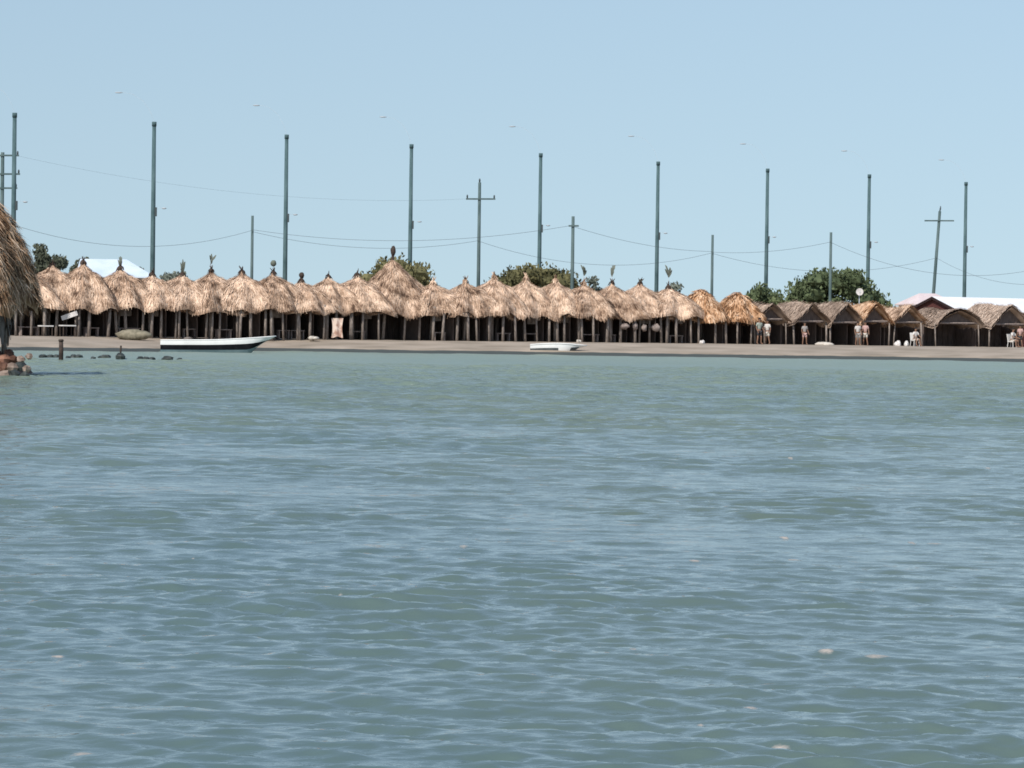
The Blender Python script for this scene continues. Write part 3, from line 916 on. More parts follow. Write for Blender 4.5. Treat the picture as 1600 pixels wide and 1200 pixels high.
tree(742, 938, 407, 445, 250, 'leaf_olive', "wide low olive tree behind the huts above the white skiff", 3200, .22, 3, group=TG)
tree(1146, 1244, 440, 470, 252, 'leaf_green', "small green tree between the golden roofs and the large green tree", 1700, .2, 4, group=TG)
tree(1212, 1398, 414, 472, 265, 'leaf_green', "large rounded dark green tree behind the gabled huts", 4200, .23, 5, group=TG)
tree(48, 82, 377, 414, 236, 'leaf_dark', "small dense dark rounded tree beside the near palapa", 900, .2, 6, group=TG)
tree(80, 104, 380, 416, 242, 'leaf_dark', "narrow dark shrub between the dark rounded tree and the pale house", 420, .2, 7, group=TG)
tree(106, 166, 387, 416, 250, 'leaf_dark', "ragged dark tree behind the left end of the pale house roof", 700, .22, 8, group=TG)
tree(200, 226, 402, 424, 262, 'leaf_grey', "small grey green bush peeking over the right slope of the pale house roof", 320, .2, 9, group=TG)
tree(240, 312, 410, 436, 262, 'leaf_grey', "thin grey green shrubbery tree behind the stern of the canoe", 700, .2, 10, group=TG)
tree(1025, 1092, 436, 456, 262, 'leaf_grey', "low greyish bushy tree behind the first golden roof", 700, .2, 11, group=TG)
tree(905, 948, 424, 446, 262, 'leaf_grey', "thin grey bushy tree right of the wide olive tree", 420, .2, 12, group=TG)

# ------------------------------------------------------------------ houses
def house(name, c, rz, L, W, hwall, rise, matr, matw, lab, gablemat=None, hip=0.0, hip2=None, over=.25, thick=.09):
    """ridge along local X; low pitched sheet roof"""
    root = empty(name, c, rz, lab, "house")
    mb = MB()
    mb.box((0, 0, hwall / 2), (L, W, hwall))
    mb.build("wall", M[matw], root)
    if gablemat:
        for s in (-1, 1):
            mb = MB()
            x0, x1 = s * (L / 2 - .04), s * (L / 2 + .02)
            mb.add([(x0, -W / 2, hwall), (x0, W / 2, hwall), (x0, 0, hwall + rise), (x1, -W / 2, hwall), (x1, W / 2, hwall), (x1, 0, hwall + rise)],
                   [(0, 1, 2), (5, 4, 3), (0, 3, 4, 1), (1, 4, 5, 2), (2, 5, 3, 0)])
            mb.build("gable", M[gablemat], root)
    mb = MB()
    lo, wo = L / 2 + over, W / 2 + over
    ze = hwall - rise * over / (W / 2) + .05; zr = hwall + rise + .05
    rx = lo - hip
    vs = []
    for dz in (0, thick):
        vs += [(-lo, -wo, ze + dz), (lo, -wo, ze + dz), (lo, wo, ze + dz), (-lo, wo, ze + dz), (-lo if not hip else (-rx if hip2 is None else -lo + hip2), 0, zr + dz), (rx, 0, zr + dz)]
    fs = [(6, 7, 11, 10), (8, 9, 10, 11), (7, 8, 11), (9, 6, 10), (1, 0, 4, 5), (3, 2, 5, 4), (2, 1, 5), (0, 3, 4),
          (0, 1, 7, 6), (1, 2, 8, 7), (2, 3, 9, 8), (3, 0, 6, 9)]
    if not hip:
        # open gables: close only the edges of the sheet
        fs = [(6, 7, 11, 10), (8, 9, 10, 11), (1, 0, 4, 5), (3, 2, 5, 4), (0, 1, 7, 6), (2, 3, 9, 8),
              (0, 6, 10, 4), (4, 10, 9, 3), (1, 5, 11, 7), (5, 2, 8, 11)]
    mb.add(vs, fs)
    rf = mb.build("roof", M[matr], root)
    if gablemat:
        mb = MB()
        for s in (-1, 1):
            for side in (-1, 1):
                x = s * (lo + .03)
                p0 = Vector((x, side * wo, ze - .12)); p1 = Vector((x, 0, zr - .12))
                mb.add([p0, p1, p1 + Vector((0, 0, .2)), p0 + Vector((0, 0, .2)), p0 - Vector((s * .05, 0, 0)), p1 - Vector((s * .05, 0, 0)), p1 + Vector((-s * .05, 0, .2)), p0 + Vector((-s * .05, 0, .2))],
                       [(0, 1, 2, 3), (7, 6, 5, 4), (0, 4, 5, 1), (1, 5, 6, 2), (2, 6, 7, 3), (3, 7, 4, 0)])
        mb.build("fascia", M['fascia'], rf)
    # door and two windows on the front
    mb = MB(); mb.box((L * .1, -W / 2 - .02, 1.0), (.9, .06, 2.0)); mb.build("door", M['darkwood'], root)
    for x in (-L * .28, L * .33):
        mb = MB(); mb.box((x, -W / 2 - .02, 1.5), (.9, .06, .8)); mb.build("window", M['slate'], root)
    return root
Yh = 238
apx = at(1457, 463, Yh)
ang = 0.60
Lh, Wh, rise = 9.4, 5.4, .95
hwall = apx.z - GZ - rise - .15
cx = apx.x + math.cos(ang) * (Lh / 2 + .2); cy = apx.y + math.sin(ang) * (Lh / 2 + .2)
house("white_roofed_house", (cx, cy, GZ), ang, Lh, Wh, hwall, rise, 'roofwhite', 'redwall', "house with bright white sheet roof and dark red gable at the right", 'redwall')
Yh = 262
a = at(1434, 459, Yh)
house("pink_roofed_house", (a.x + .8, Yh, GZ), .35, 3.4, 3.6, a.z - GZ - .9, .8, 'pinkroof', 'housewall', "house with pale pink roof half hidden left of the red gable", hip=1.2)
Yh = 240
a = at(180, 407, Yh)
house("pale_roofed_house", (a.x + .1, Yh, GZ), .10, 5.4, 5.0, a.z - GZ - 1.25, 1.2, 'roofblue', 'housewall', "house with pale blue white hipped roof behind the left huts", hip=2.2, hip2=.25)

# satellite dish on a mast
p = at(1343, 456, 236)
root = empty("satellite_dish", (p.x, p.y, GZ), 0, "round white dish on a mast in front of the large green tree", "satellite dish")
H = p.z - GZ
mb = MB(); mb.tube([(0, .1, -.1), (0, .1, H)], .035, 6); mb.build("mast", M['galv'], root)
mb = MB()
vs, fs = [], []
for j in range(5):
    for i in range(18):
        r_ = .27 * j / 4; a_ = 2 * math.pi * i / 18
        vs.append((r_ * math.cos(a_), -.12 - .5 * r_ * r_, H + r_ * math.sin(a_)))
for j in range(4):
    for i in range(18):
        i2 = (i + 1) % 18
        fs.append((j * 18 + i, j * 18 + i2, (j + 1) * 18 + i2, (j + 1) * 18 + i))
mb.add(vs, fs)
mb.add([(v[0], v[1] + .03, v[2]) for v in vs], [tuple(reversed(f)) for f in fs])
mb.build("dish", M['offwhite'], root, True)
mb = MB(); mb.tube([(0, -.12, H - .3), (0, -.5, H - .02)], .015, 5); mb.box((0, -.5, H), (.07, .1, .07)); mb.build("receiver", M['galv'], root)

# ------------------------------------------------------------------ boats
def hull_loft(stations, bands):
    """stations: list of (x, half beam top, half beam bottom, z keel, z sheer). bands: list of (name, mat, t0, t1) along the side from keel 0 to sheer 1"""
    out = {}
    def side(st, t, s):
        x, bt, bb, zk, zs = st[:5]
        rake = st[5] if len(st) > 5 else 0
        y = bb + (bt - bb) * math.sin(t * math.pi / 2) ** .8
        return Vector((x + rake * t, s * y, zk + (zs - zk) * t))
    return side

def boat(name, p, rz, stations, bands, lab, thw, seed=0):
    root = empty(name, p, rz, lab, "boat")
    side = hull_loft(stations, bands)
    n = len(stations)
    # hull skin, bottom included
    for bi, (nm, mt, t0, t1, proud, x0, x1) in enumerate(bands):
        mb = MB()
        idx = [i for i in range(n) if x0 - 1e-6 <= stations[i][0] <= x1 + 1e-6]
        for s in (-1, 1):
            vs, fs = [], []
            K = 5
            for i in idx:
                for k in range(K + 1):
                    v = side(stations[i], t0 + (t1 - t0) * k / K, s); v.y += s * proud
                    vs.append(v)
            for i in range(len(idx) - 1):
                for k in range(K):
                    q = i * (K + 1) + k
                    f = (q, q + 1, q + K + 2, q + K + 1)
                    fs.append(f if s > 0 else tuple(reversed(f)))
            mb.add(vs, fs)
        if nm == 'hull':
            for i in range(n - 1):
                a, b2 = side(stations[i], t0, -1), side(stations[i], t0, 1)
                c, d = side(stations[i + 1], t0, 1), side(stations[i + 1], t0, -1)
                mb.add([a, b2, c, d], [(0, 1, 2, 3)])
            # transom
            K = 5
            vs = [side(stations[0], k / K, s) for s in (-1, 1) for k in range(K + 1)]
            mb.add(vs, [(k, k + 1, K + 2 + k, K + 1 + k) for k in range(K)])
        mb.build(nm, M[mt], root, True)
    # inner lining
    mb = MB()
    for s in (-1, 1):
        vs, fs = [], []
        for i in range(n):
            for k in range(4):
                v = side(stations[i], .25 + .75 * k / 3, s); v.y *= .93; v.z += .004
                vs.append(v)
        for i in range(n - 1):
            for k in range(3):
                q = i * 4 + k
                fs.append((q, q + 1, q + 5, q + 4))
        mb.add(vs, fs)
    for i in range(n - 1):
        a, b2 = side(stations[i], .25, -1) * 1, side(stations[i], .25, 1) * 1
        c, d = side(stations[i + 1], .25, 1) * 1, side(stations[i + 1], .25, -1) * 1
        mb.add([a, b2, c, d], [(0, 1, 2, 3)])
    mb.build("inner_lining", M['white'], root)
    # gunwale rails
    for s in (-1, 1):
        mb = MB()
        mb.tube([side(st, 1.0, s) + Vector((0, 0, .01)) for st in stations], .035, 6)
        mb.build("gunwale", M['white'], root, True)
    for (x, z) in thw:
        st = min(stations, key=lambda q: abs(q[0] - x))
        mb = MB(); mb.box((x, 0, z), (.25, st[1] * 1.8, .04)); mb.build("thwart", M['beam'], root)
    return root

# long canoe: stern at the left, bow rising at the right
pl0 = onz(253, 553.5, 0.0); pr0 = onz(431, 551, 0.0)
Yc = 175.0
pa = at(252, 545, Yc); pb = at(431, 532, Yc)
Lc = pb.x - pa.x
st = []
for i in range(17):
    t = i / 16
    x = (t - .5) * Lc
    taper = 1 - max(0, (t - .55) / .45) ** 2.2
    zs = .63 + .10 * t + .20 * max(0, t - .4) ** 1.5 / .465
    zk = -.12 + .52 * max(0, t - .72) ** 2 / .078 * .9
    rk = 1.1 * max(0, (t - .75) / .25)
    st.append((x - rk, .10 + .58 * taper * min(1, .8 + t), .03 + .36 * taper, zk, zs, rk))
can = boat("canoe", ((pa.x + pb.x) / 2, Yc, 0.0), 0.03, st,
     [("hull", 'paleblue', 0.0, 1.0, 0.0, -99, 99), ("painted_band", 'black', .34, .68, .012, -99, 99), ("upper_strake", 'white', .68, .985, .012, -99, 99)],
     "long narrow canoe with white rim and black stripe floating by the shore", [(-2.3, .38), (-.8, .36), (.9, .38)])
# small outboard clamp block and pale bundle inside the canoe near the stern
mb = MB(); mb.box((0, 0, .12), (.55, .5, .24)); mb.blob((.1, 0, .28), (.25, .2, .12), 3)
o = mb.build("bundle", M['cloth_shade_grey']); o.location = (pa.x + 1.35, Yc - .02, .43); tag(o, "grey bundle lying in the canoe near its stern", "bundle")

# small skiff drawn up at the waterline
Yk = onz(872, 555, 0.0).y + 0.6
ka = at(829, 546, Yk); kb = at(917, 540, Yk)
Lk = kb.x - ka.x
st = []
for i in range(13):
    t = i / 12
    x = (t - .5) * Lk
    taper = 1 - max(0, (t - .45) / .55) ** 2.0
    zs = .60 + .10 * math.sin(t * math.pi) - .02 * t
    zk = .02 + .40 * max(0, t - .62) ** 1.6 / .21
    rk = .55 * max(0, (t - .55) / .45)
    st.append((x - rk, .08 + .62 * taper, .04 + .42 * taper, zk, zs, rk))
x_ = [q[0] for q in st]
boat("skiff", ((ka.x + kb.x) / 2, Yk, 0.0), -0.05, st,
     [("hull", 'white', 0.0, 1.0, 0.0, -99, 99), ("paint_and_shade_panel", 'slate', .02, .62, .012, x_[0], x_[6]), ("paint_and_shade_panel", 'slate', .10, .66, .012, x_[9], x_[11])],  # aft panel is paint; bow panel is the flare's shadow put into colour
     "small white skiff with slate grey aft panel and painted bow shade drawn up at the waterline", [(-.6, .48), (.3, .5)])

# ------------------------------------------------------------------ rocks, stakes, rubble
RG = "dark rocks in the shallows"
rocks = [(78, 556, 32, 6, "long low dark rock left of the stake in the shallows"), (120, 556, 18, 6, "small dark rock just right of the stake in the shallows"), (106, 557, 6, 4, "tiny dark rock touching the right side of the stake"),
         (146, 558, 7, 4, "tiny dark rock fourth from the stake toward the canoe"), (164, 557, 17, 7, "dark rock left of the mooring block in the shallows"),
         (228, 560, 27, 6, "long flat dark rock right of the mooring block"), (262, 560, 16, 8, "blocky dark rock below the stern of the canoe"), (281, 562, 8, 6, "small pale dark rock, last of the line toward the canoe"),
         (100, 584, 12, 3, "low dark rock awash nearest to the rubble heap")]
for i, (x, y, w, h, lab) in enumerate(rocks):
    p = onz(x, y + 3, 0.0)
    k = p.y / F
    mb = MB()
    rnd = random.Random(i + 200)
    nb = max(1, int(w / 9))
    for j in range(nb):
        mb.blob(((j - (nb - 1) / 2) * w * k / nb, rnd.uniform(-.1, .1), h * k * .25), (w * k / nb * .62, .22, h * k * rnd.uniform(.55, .85)), i * 7 + j, .22, 9, 6)
    o = mb.build("rock", M['rock']); o.location = p; tag(o, lab, "rock", RG)
def stake(x, yt, yb, lab, r=.09):
    p = onz(x, yb, -0.02)
    t = at(x, yt, p.y)
    mb = MB(); mb.tube([(0, 0, -.5), (.01, 0, (t.z) * .5), (.0, 0, t.z - p.z)], [r, r * .95, r * .85], 8)
    mb.tube([(0, 0, (t.z - p.z) * .9), (0, 0, (t.z - p.z) * .985)], [r * 1.12, r * 1.12], 8)
    o = mb.build("stake", M['darkwood'], None, True); o.location = p
    tag(o, lab, "stake")
stake(95, 530, 565, "dark wooden stake standing in the shallows left of the canoe")
p = onz(188, 562, 0)
root = empty("mooring_block", p, 0, "dark mooring block with thin upright stick in the shallows", "mooring block")
k = p.y / F
mb = MB(); mb.blob((0, 0, .1), (8 * k, .25, 7 * k), 4, .12, 10, 7); mb.build("block", M['rock'], root)
mb = MB(); mb.tube([(0, 0, .1), (.02, 0, 22 * k)], .04, 6); mb.build("stick", M['darkwood'], root)

rnd = random.Random(31)
RB = [("brick red rubble block at the foot of the near palapa", 'rubble_red'), ("pale broken concrete lump on the rubble below the near palapa", 'rubble_pale')]
spots = [(6, 586, 16, 'rubble_pale', "pale rounded lump at the waterline at the very left of the rubble heap"), (22, 585, 15, 'rock', "black wet stone at the front foot of the rubble heap"), (38, 586, 13, 'rock', "dark wet stone at the right tip of the rubble heap"),
         (5, 574, 18, 'rubble_red', "dark red stone at the left edge of the rubble heap"), (18, 574, 16, 'rubble_pale', "pale pink concrete lump in the middle of the rubble heap"), (30, 573, 15, 'rock', "black slab halfway up the rubble heap"),
         (41, 576, 12, 'rubble_pale', "grey pale stone on the right shoulder of the rubble heap"), (6, 562, 18, 'rubble_red', "dark red slab high on the left of the rubble heap"), (20, 562, 15, 'rubble_red', "reddish brown block on top of the rubble heap"),
         (32, 562, 13, 'rubble_pale', "pale block on the right top of the rubble heap"), (45, 557, 11, 'rubble_pale', "rounded pale stone behind the right side of the rubble heap"), (14, 552, 15, 'rubble_red', "brown stone under the posts of the near palapa")]
for i, (x, y, s, mt, lab) in enumerate(spots):
    Yp = 80.5 + (586 - y) * .075
    p = at(x, y, Yp)
    k = Yp / F
    mb = MB(); mb.blob((0, 0, 0), (s * k * .62, s * k * .55, s * k * .48), i + 50, .26, 7, 4)
    o = mb.build("rubble_stone", M[mt]); o.location = p; o.rotation_euler = (rnd.uniform(-.3, .3), rnd.uniform(-.3, .3), rnd.uniform(0, 6))
    tag(o, lab, "stone", "rubble heap under the near palapa")
# gravel bed that carries the heap
mb = MB()
c = at(-30, 575, 84)
mb.blob((c.x, c.y, -.1), (1.35, 3.2, .75), 8, .06, 22, 10)
o = mb.build("rubble_bank", M['rubble_red'], None, True); tag(o, "low bank of red brown gravel under the near palapa", "bank", kind="structure")

# ------------------------------------------------------------------ things on the beach
def on_beach(x, Y):
    r = ray(x, 535)
    return Vector((r.x / r.y * Y, Y, GZ))
def heap(x, Y, w, h, mat, name, lab, cat, seed):
    p = on_beach(x, Y)
    k = Y / F
    mb = MB()
    rnd = random.Random(seed)
    for j in range(4):
        mb.blob((rnd.uniform(-.28, .28) * w * k, rnd.uniform(-.2, .2), h * k * .2), (w * k * .34, .35, h * k * rnd.uniform(.5, .8)), seed + j, .14, 10, 7)
    o = mb.build(name, M[mat], None, True); o.location = p; tag(o, lab, cat)
    return o
heap(215, rowY(215) - 5, 58, 14, 'net', "net_heap", "olive heap of fishing nets on the sand left of the canoe", "fishing net", 3)
heap(490, rowY(490) - 3.4, 16, 5, 'sack', "sack", "pale sack lying before the hut right of the canoe bow", "sack", 13)
heap(1097, rowY(1097) - 3.2, 8, 6, 'offwhite', "sack", "small white sack at the foot of a golden roofed hut", "sack", 23)
heap(1287, rowY(1287) - 3.5, 30, 5, 'sack', "sand_heap", "low pale sand heap before the second gabled hut", "heap", 33)
heap(1404, rowY(1404) - 4.2, 12, 9, 'offwhite', "sack", "white full sack before the collapsed thatch hut, left of the seated person", "sack", 43)
heap(1417, rowY(1417) - 4.0, 9, 9, 'plastic', "sack", "white small sack touching the seated person's chair", "sack", 44)
heap(905, rowY(905) - 3.0, 8, 4, 'sack', "sack", "tiny pale sack on the sand above the right end of the skiff", "sack", 53)

# tables left
def table(x, Y, w, h, mat, lab, rz=.5):
    p = on_beach(x, Y)
    k = Y / F
    root = empty("table", p, rz, lab, "table")
    mb = MB(); mb.box((0, 0, h), (w, .7, .07)); mb.build("tabletop", M[mat], root)
    for sx_ in (-1, 1):
        for sy_ in (-1, 1):
            mb = MB(); mb.tube([(sx_ * w * .42, sy_ * .28, -.02), (sx_ * w * .42, sy_ * .28, h - .03)], .035, 6); mb.build("leg", M['darkwood'], root)
table(105, rowY(105) - 2.9, .85, .62, 'plastic', "white topped table under the second hut from the near palapa")
table(71, rowY(71) - 2.8, .75, .58, 'plastic', "white topped table under the hut nearest to the near palapa")
# leaning pale board
p = on_beach(108, rowY(108) - 2.3)
mb = MB(); mb.box((0, 0, .2), (1.0, .04, .28), rot=Matrix.Rotation(-.35, 3, 'Y'))
o = mb.build("board", M['offwhite']); o.location = (p.x, p.y, GZ + 1.02); tag(o, "pale board hanging aslant under the eave left of the pale house", "board")

# hanging cloth and bundles
def cloth(x0, x1, y0, y1, Yd, mat, lab, name, cat, seed, group=None):
    a = at(x0, y0, Yd); b_ = at(x1, y1, Yd)
    mb = MB()
    rnd = random.Random(seed)
    nx, nz = 10, 8
    W_, H_ = b_.x - a.x, a.z - b_.z
    for off in (0, .02):
        vs, fs = [], []
        for j in range(nz + 1):
            for i in range(nx + 1):
                u, v = i / nx, j / nz
                pinch = 1 - .18 * math.sin(v * math.pi)
                vs.append((W_ * (u - .5) * pinch, off + .06 * math.sin(u * 9 + seed), -H_ * v - .05 * math.sin(u * 7 + seed) * v + .0))
        for j in range(nz):
            for i in range(nx):
                q = j * (nx + 1) + i
                fs.append((q, q + nx + 1, q + nx + 2, q + 1))
        mb.add(vs, fs)
    o = mb.build(name, M[mat], None, True); o.location = ((a.x + b_.x) / 2, Yd, a.z)
    tag(o, lab, cat, group)
cloth(518, 536, 497, 527, rowY(527) - 2.25, 'cloth_pink', "pale pink and white patterned cloth hanging at a hut front", "hanging_cloth", "cloth", 1)
for i, (x, y, w, h, lab) in enumerate(((975, 510, 15, 9, "leftmost pale bundle of the four hung in the hut opening"), (992, 510, 9, 11, "narrow pale bundle, second of the four hung in the hut opening"),
                                        (1006, 512, 9, 11, "narrow pale bundle, third of the four hung in the hut opening"), (1024, 512, 15, 12, "rightmost and largest pale bundle of the four hung in the hut opening"))):
    Yd = rowY(x) - 2.1
    p = at(x, y, Yd); k = Yd / F
    mb = MB(); mb.blob((0, 0, 0), (w * k * .5, .16, h * k * .5), i + 5, .28, 10, 7)
    mb.tube([(0, 0, h * k * .4), (0, 0, h * k * .4 + .35)], .012, 5)
    o = mb.build("hanging_bundle", M['beam'], None, True); o.location = p
    tag(o, lab, "bundle", "pale bundles hung in a hut opening")

# ------------------------------------------------------------------ people
def skin_mesh(name, joints, edges, mat, parent, sub=1):
    me = bpy.data.meshes.new(name)
    me.from_pydata([j[0] for j in joints], edges, [])
    o = bpy.data.objects.new(name, me)
    COL.objects.link(o)
    me.materials.append(mat)
    md = o.modifiers.new("skin", 'SKIN')
    md.use_smooth_shade = True
    if not me.skin_vertices: me.skin_vertices.new()
    for i, j in enumerate(joints):
        r = j[1]
        me.skin_vertices[0].data[i].radius = (r, r) if not isinstance(r, tuple) else r
        me.skin_vertices[0].data[i].use_root = (i == 0)
    s = o.modifiers.new("sub", 'SUBSURF'); s.levels = sub; s.render_levels = sub
    o.parent = parent
    return o

def person(x, Y, lab, shirt, shorts, H=1.66, rz=0.0, pose='stand', seed=0):
    p = on_beach(x, Y)
    root = empty("person", p, rz, lab, "person")
    s = H / 1.72
    def V(*a): return Vector(a) * s
    dz = 0.0
    if pose == 'stand':
        hip, knL, ftL, knR, ftR = V(0, 0, .90), V(-.12, -.03, .50), V(-.15, .02, .09), V(.13, -.06, .50), V(.18, .03, .09)
        toeL, toeR = V(-.17, -.16, .04), V(.21, -.15, .04)
        lean = V(0, -.02, 0)
    else:
        hip, knL, ftL, knR, ftR = V(0, .05, .50), V(-.14, -.36, .52), V(-.15, -.38, .09), V(.15, -.34, .53), V(.2, -.36, .09)
        toeL, toeR = V(-.16, -.58, .04), V(.22, -.56, .04)
        lean = V(0, -.08, 0)
    up = hip + V(0, 0, .26) + lean * .5
    ch = hip + V(0, 0, .44) + lean
    nk = hip + V(0, -.01, .60) + lean
    hd0 = hip + V(0, -.03, .70) + lean; hd1 = hip + V(0, -.035, .77) + lean; hd2 = hip + V(0, -.02, .84) + lean
    J = [(hip, .125 * s), (up, (.13 * s, .10 * s)), (ch, (.14 * s, .105 * s)), (nk, .055 * s), (hd0, .075 * s), (hd1, .09 * s), (hd2, .065 * s)]
    E = [(0, 1), (1, 2), (2, 3), (3, 4), (4, 5), (5, 6)]
    nose = hd1 + V(0, -.115, -.02); J.append((nose, .014 * s)); E.append((5, len(J) - 1))
    for sg in (-1, 1):
        J.append((hd1 + V(sg * .10, .01, -.01), .018 * s)); E.append((5, len(J) - 1))
    def leg(sg, kn, ft, toe):
        b0 = len(J)
        J.extend([(hip + V(sg * .09, -.01, -.06), .088 * s), (kn, .058 * s), (ft, .04 * s), (toe, .03 * s)])
        E.extend([(0, b0), (b0, b0 + 1), (b0 + 1, b0 + 2), (b0 + 2, b0 + 3)])
    leg(-1, knL, ftL, toeL); leg(1, knR, ftR, toeR)
    arms = {}
    for sg in (-1, 1):
        sh = ch + V(sg * .17, 0, .06)
        if pose == 'stand':
            el = sh + V(sg * .07, .02, -.28); wr = el + V(sg * .01 + (.05 if seed % 2 else 0), -.12, -.22)
        else:
            el = sh + V(sg * .08, -.12, -.25); wr = el + V(-sg * .04, -.22, -.08)
        d = (wr - el).normalized()
        b0 = len(J)
        J.extend([(sh, .058 * s), (el, .042 * s), (wr, .028 * s), (wr + d * .06 * s, (.036 * s, .022 * s))])
        E.extend([(2, b0), (b0, b0 + 1), (b0 + 1, b0 + 2), (b0 + 2, b0 + 3)])
        palm = wr + d * .06 * s
        side = d.cross(Vector((sg, 0, 0)))
        side = side.normalized() if side.length > .01 else Vector((0, 1, 0))
        bend = Vector((-sg * .3, 0, 0))
        for k, (off, ln) in enumerate(((-.03, .070), (-.01, .082), (.01, .076), (.03, .060))):
            f0 = palm + side * off * s + d * .03 * s
            f1 = f0 + (d + bend * .3).normalized() * ln * .5 * s
            f2 = f1 + (d + bend * 1.2).normalized() * ln * .5 * s
            b1 = len(J)
            J.extend([(f0, .010 * s), (f1, .009 * s), (f2, .0075 * s)])
            E.extend([(b0 + 3, b1), (b1, b1 + 1), (b1 + 1, b1 + 2)])
        b1 = len(J)
        t0 = wr + d * .03 * s + side * -.045 * s
        J.extend([(t0, .011 * s), (t0 + (d * .7 - side * .6).normalized() * .05 * s, .009 * s)])
        E.extend([(b0 + 2, b1), (b1, b1 + 1)])
        arms[sg] = (sh, el)
    skin_mesh("body", J, E, M['skin'], root, 1)
    # shirt over trunk and upper arms
    JS = [(hip + V(0, 0, .02), .142 * s), (up, (.148 * s, .122 * s)), (ch, (.155 * s, .125 * s)), (nk - V(0, 0, .04), .075 * s)]
    ES = [(0, 1), (1, 2), (2, 3)]
    for sg in (-1, 1):
        sh, el = arms[sg]
        b0 = len(JS)
        JS.extend([(sh, .078 * s), (sh.lerp(el, .75), .066 * s)]); ES.extend([(2, b0), (b0, b0 + 1)])
    skin_mesh("shirt", JS, ES, M[shirt], root, 1)
    JT = [(hip + V(0, 0, .03), .138 * s)]
    ET = []
    for sg, kn in ((-1, knL), (1, knR)):
        h0 = hip + V(sg * .09, -.01, -.06)
        b0 = len(JT)
        JT.extend([(h0, .108 * s), (h0.lerp(kn, .85), .088 * s)]); ET.extend([(0, b0), (b0, b0 + 1)])
    skin_mesh("shorts", JT, ET, M[shorts], root, 1)
    mb = MB(); mb.blob(hd1 + V(0, .02, .035), (.105 * s, .115 * s, .10 * s), 3, .05, 12, 8); mb.build("hair", M['hair'], root, True)
    for sg in (-1, 1):
        mb = MB(); mb.blob(hd1 + V(sg * .035, -.088, .0), (.013 * s, .01 * s, .01 * s), 1, 0, 8, 6); mb.build("eye", M['eye'], root, True)
    return root

def chair(x, Y, lab, rz):
    p = on_beach(x, Y)
    root = empty("plastic_chair", p, rz, lab, "chair")
    mb = MB(); mb.box((0, .05, .40), (.46, .46, .035)); mb.build("seat", M['plastic'], root)
    mb = MB(); mb.box((0, .29, .68), (.44, .035, .52), rot=Matrix.Rotation(-.18, 3, 'X')); mb.build("backrest", M['plastic'], root)
    for sx_ in (-1, 1):
        for sy_ in (-1, 1):
            mb = MB(); mb.tube([(sx_ * .23, .05 + sy_ * .23, -.02), (sx_ * .19, .05 + sy_ * .19, .385)], .022, 6); mb.build("leg", M['plastic'], root)
    return root

person(1186, rowY(1186) - 3.9, "person in grey green shirt and dark shorts standing before the first gabled hut", 'shirt_green', 'shorts_dark', 1.72, .5, seed=1)
person(1199, rowY(1199) - 3.6, "person all in white standing close beside the one in the green shirt", 'shirt_white', 'shorts_pale', 1.62, -.6, seed=2)
person(1257, rowY(1257) - 3.4, "person in pinkish top standing between the first two gabled huts", 'shirt_grey', 'shirt_pink', 1.5, .2, seed=3)
person(1340, rowY(1340) - 3.7, "person in white shirt and grey trousers, left one of the pair below the dish", 'shirt_white', 'shirt_grey', 1.58, .3, seed=4)
person(1352, rowY(1352) - 3.5, "person in pale pink top, right one of the pair below the dish", 'shirt_pink', 'shorts_pale', 1.62, -.4, seed=5)
person(1430, rowY(1430) - 4.3, "person in white shirt seated on a chair before the collapsed thatch", 'shirt_white', 'shorts_pale', 1.62, .5, 'sit', seed=6)
chair(1430, rowY(1430) - 4.3, "white plastic chair under the person before the collapsed thatch", .5)
person(1582, rowY(1582) - 4.3, "person in white shirt seated on a chair at the right edge", 'shirt_white', 'shorts_pale', 1.7, .9, 'sit', seed=7)
chair(1582, rowY(1582) - 4.3, "white plastic chair under the person at the right edge", .9)
person(1594, rowY(1594) - 3.9, "person in pink shirt standing at the right picture edge", 'shirt_pink', 'shorts_dark', 1.55, -.5, seed=8)

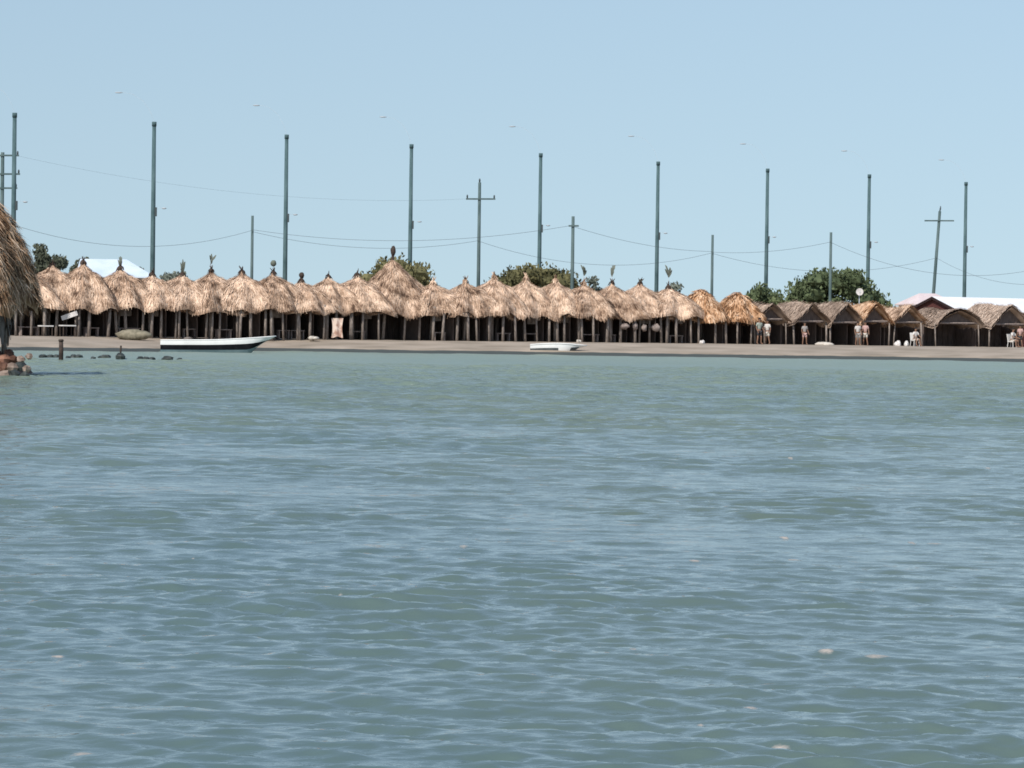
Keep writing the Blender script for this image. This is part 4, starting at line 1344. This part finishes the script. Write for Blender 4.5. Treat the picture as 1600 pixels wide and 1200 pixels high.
# ------------------------------------------------------------------ light, sky, render
SKY_TINT = (1.02, 0.985, 0.965, 1)
sun_dir = Vector((-0.42, -0.76, 0.85)).normalized()       # towards the sun
elev = math.asin(sun_dir.z)
az = math.atan2(sun_dir.x, sun_dir.y)
ld = bpy.data.lights.new("sun", 'SUN')
ld.energy = 4.7
ld.angle = RAD(0.55)
ld.color = (1.0, 0.94, 0.86)
lo = bpy.data.objects.new("sun", ld)
COL.objects.link(lo)
lo.rotation_euler = sun_dir.to_track_quat('Z', 'Y').to_euler()
w = bpy.data.worlds.new("World")
sc.world = w
w.use_nodes = True
nt = w.node_tree
bg = nt.nodes["Background"]
sky = nt.nodes.new("ShaderNodeTexSky")
sky.sky_type = 'NISHITA'
sky.sun_disc = False
sky.sun_elevation = elev
sky.sun_rotation = az
sky.air_density = 1.0
sky.dust_density = 0.6
sky.ozone_density = 2.0
# look the sky up a little above the true direction: flat pale blue down to the horizon
tc = nt.nodes.new("ShaderNodeTexCoord")
va = nt.nodes.new("ShaderNodeVectorMath"); va.operation = 'MULTIPLY_ADD'
va.inputs[1].default_value = (1, 1, 0.35); va.inputs[2].default_value = (0, 0, 0.095)
vn = nt.nodes.new("ShaderNodeVectorMath"); vn.operation = 'NORMALIZE'
nt.links.new(tc.outputs["Generated"], va.inputs[0]); nt.links.new(va.outputs[0], vn.inputs[0])
nt.links.new(vn.outputs[0], sky.inputs["Vector"])
tn = nt.nodes.new("ShaderNodeMix"); tn.data_type = 'RGBA'; tn.blend_type = 'MULTIPLY'; tn.inputs[0].default_value = 1.0
tn.inputs[7].default_value = SKY_TINT
nt.links.new(sky.outputs[0], tn.inputs[6]); nt.links.new(tn.outputs[2], bg.inputs["Color"])
bg.inputs["Strength"].default_value = 0.115
vs_ = sc.view_settings
vs_.view_transform = 'Standard'
vs_.look = 'None'
vs_.exposure = 0.0
vs_.gamma = 1.0
vs_.use_curve_mapping = False
sc.cycles.filter_width = 1.7
sc.cycles.max_bounces = 6
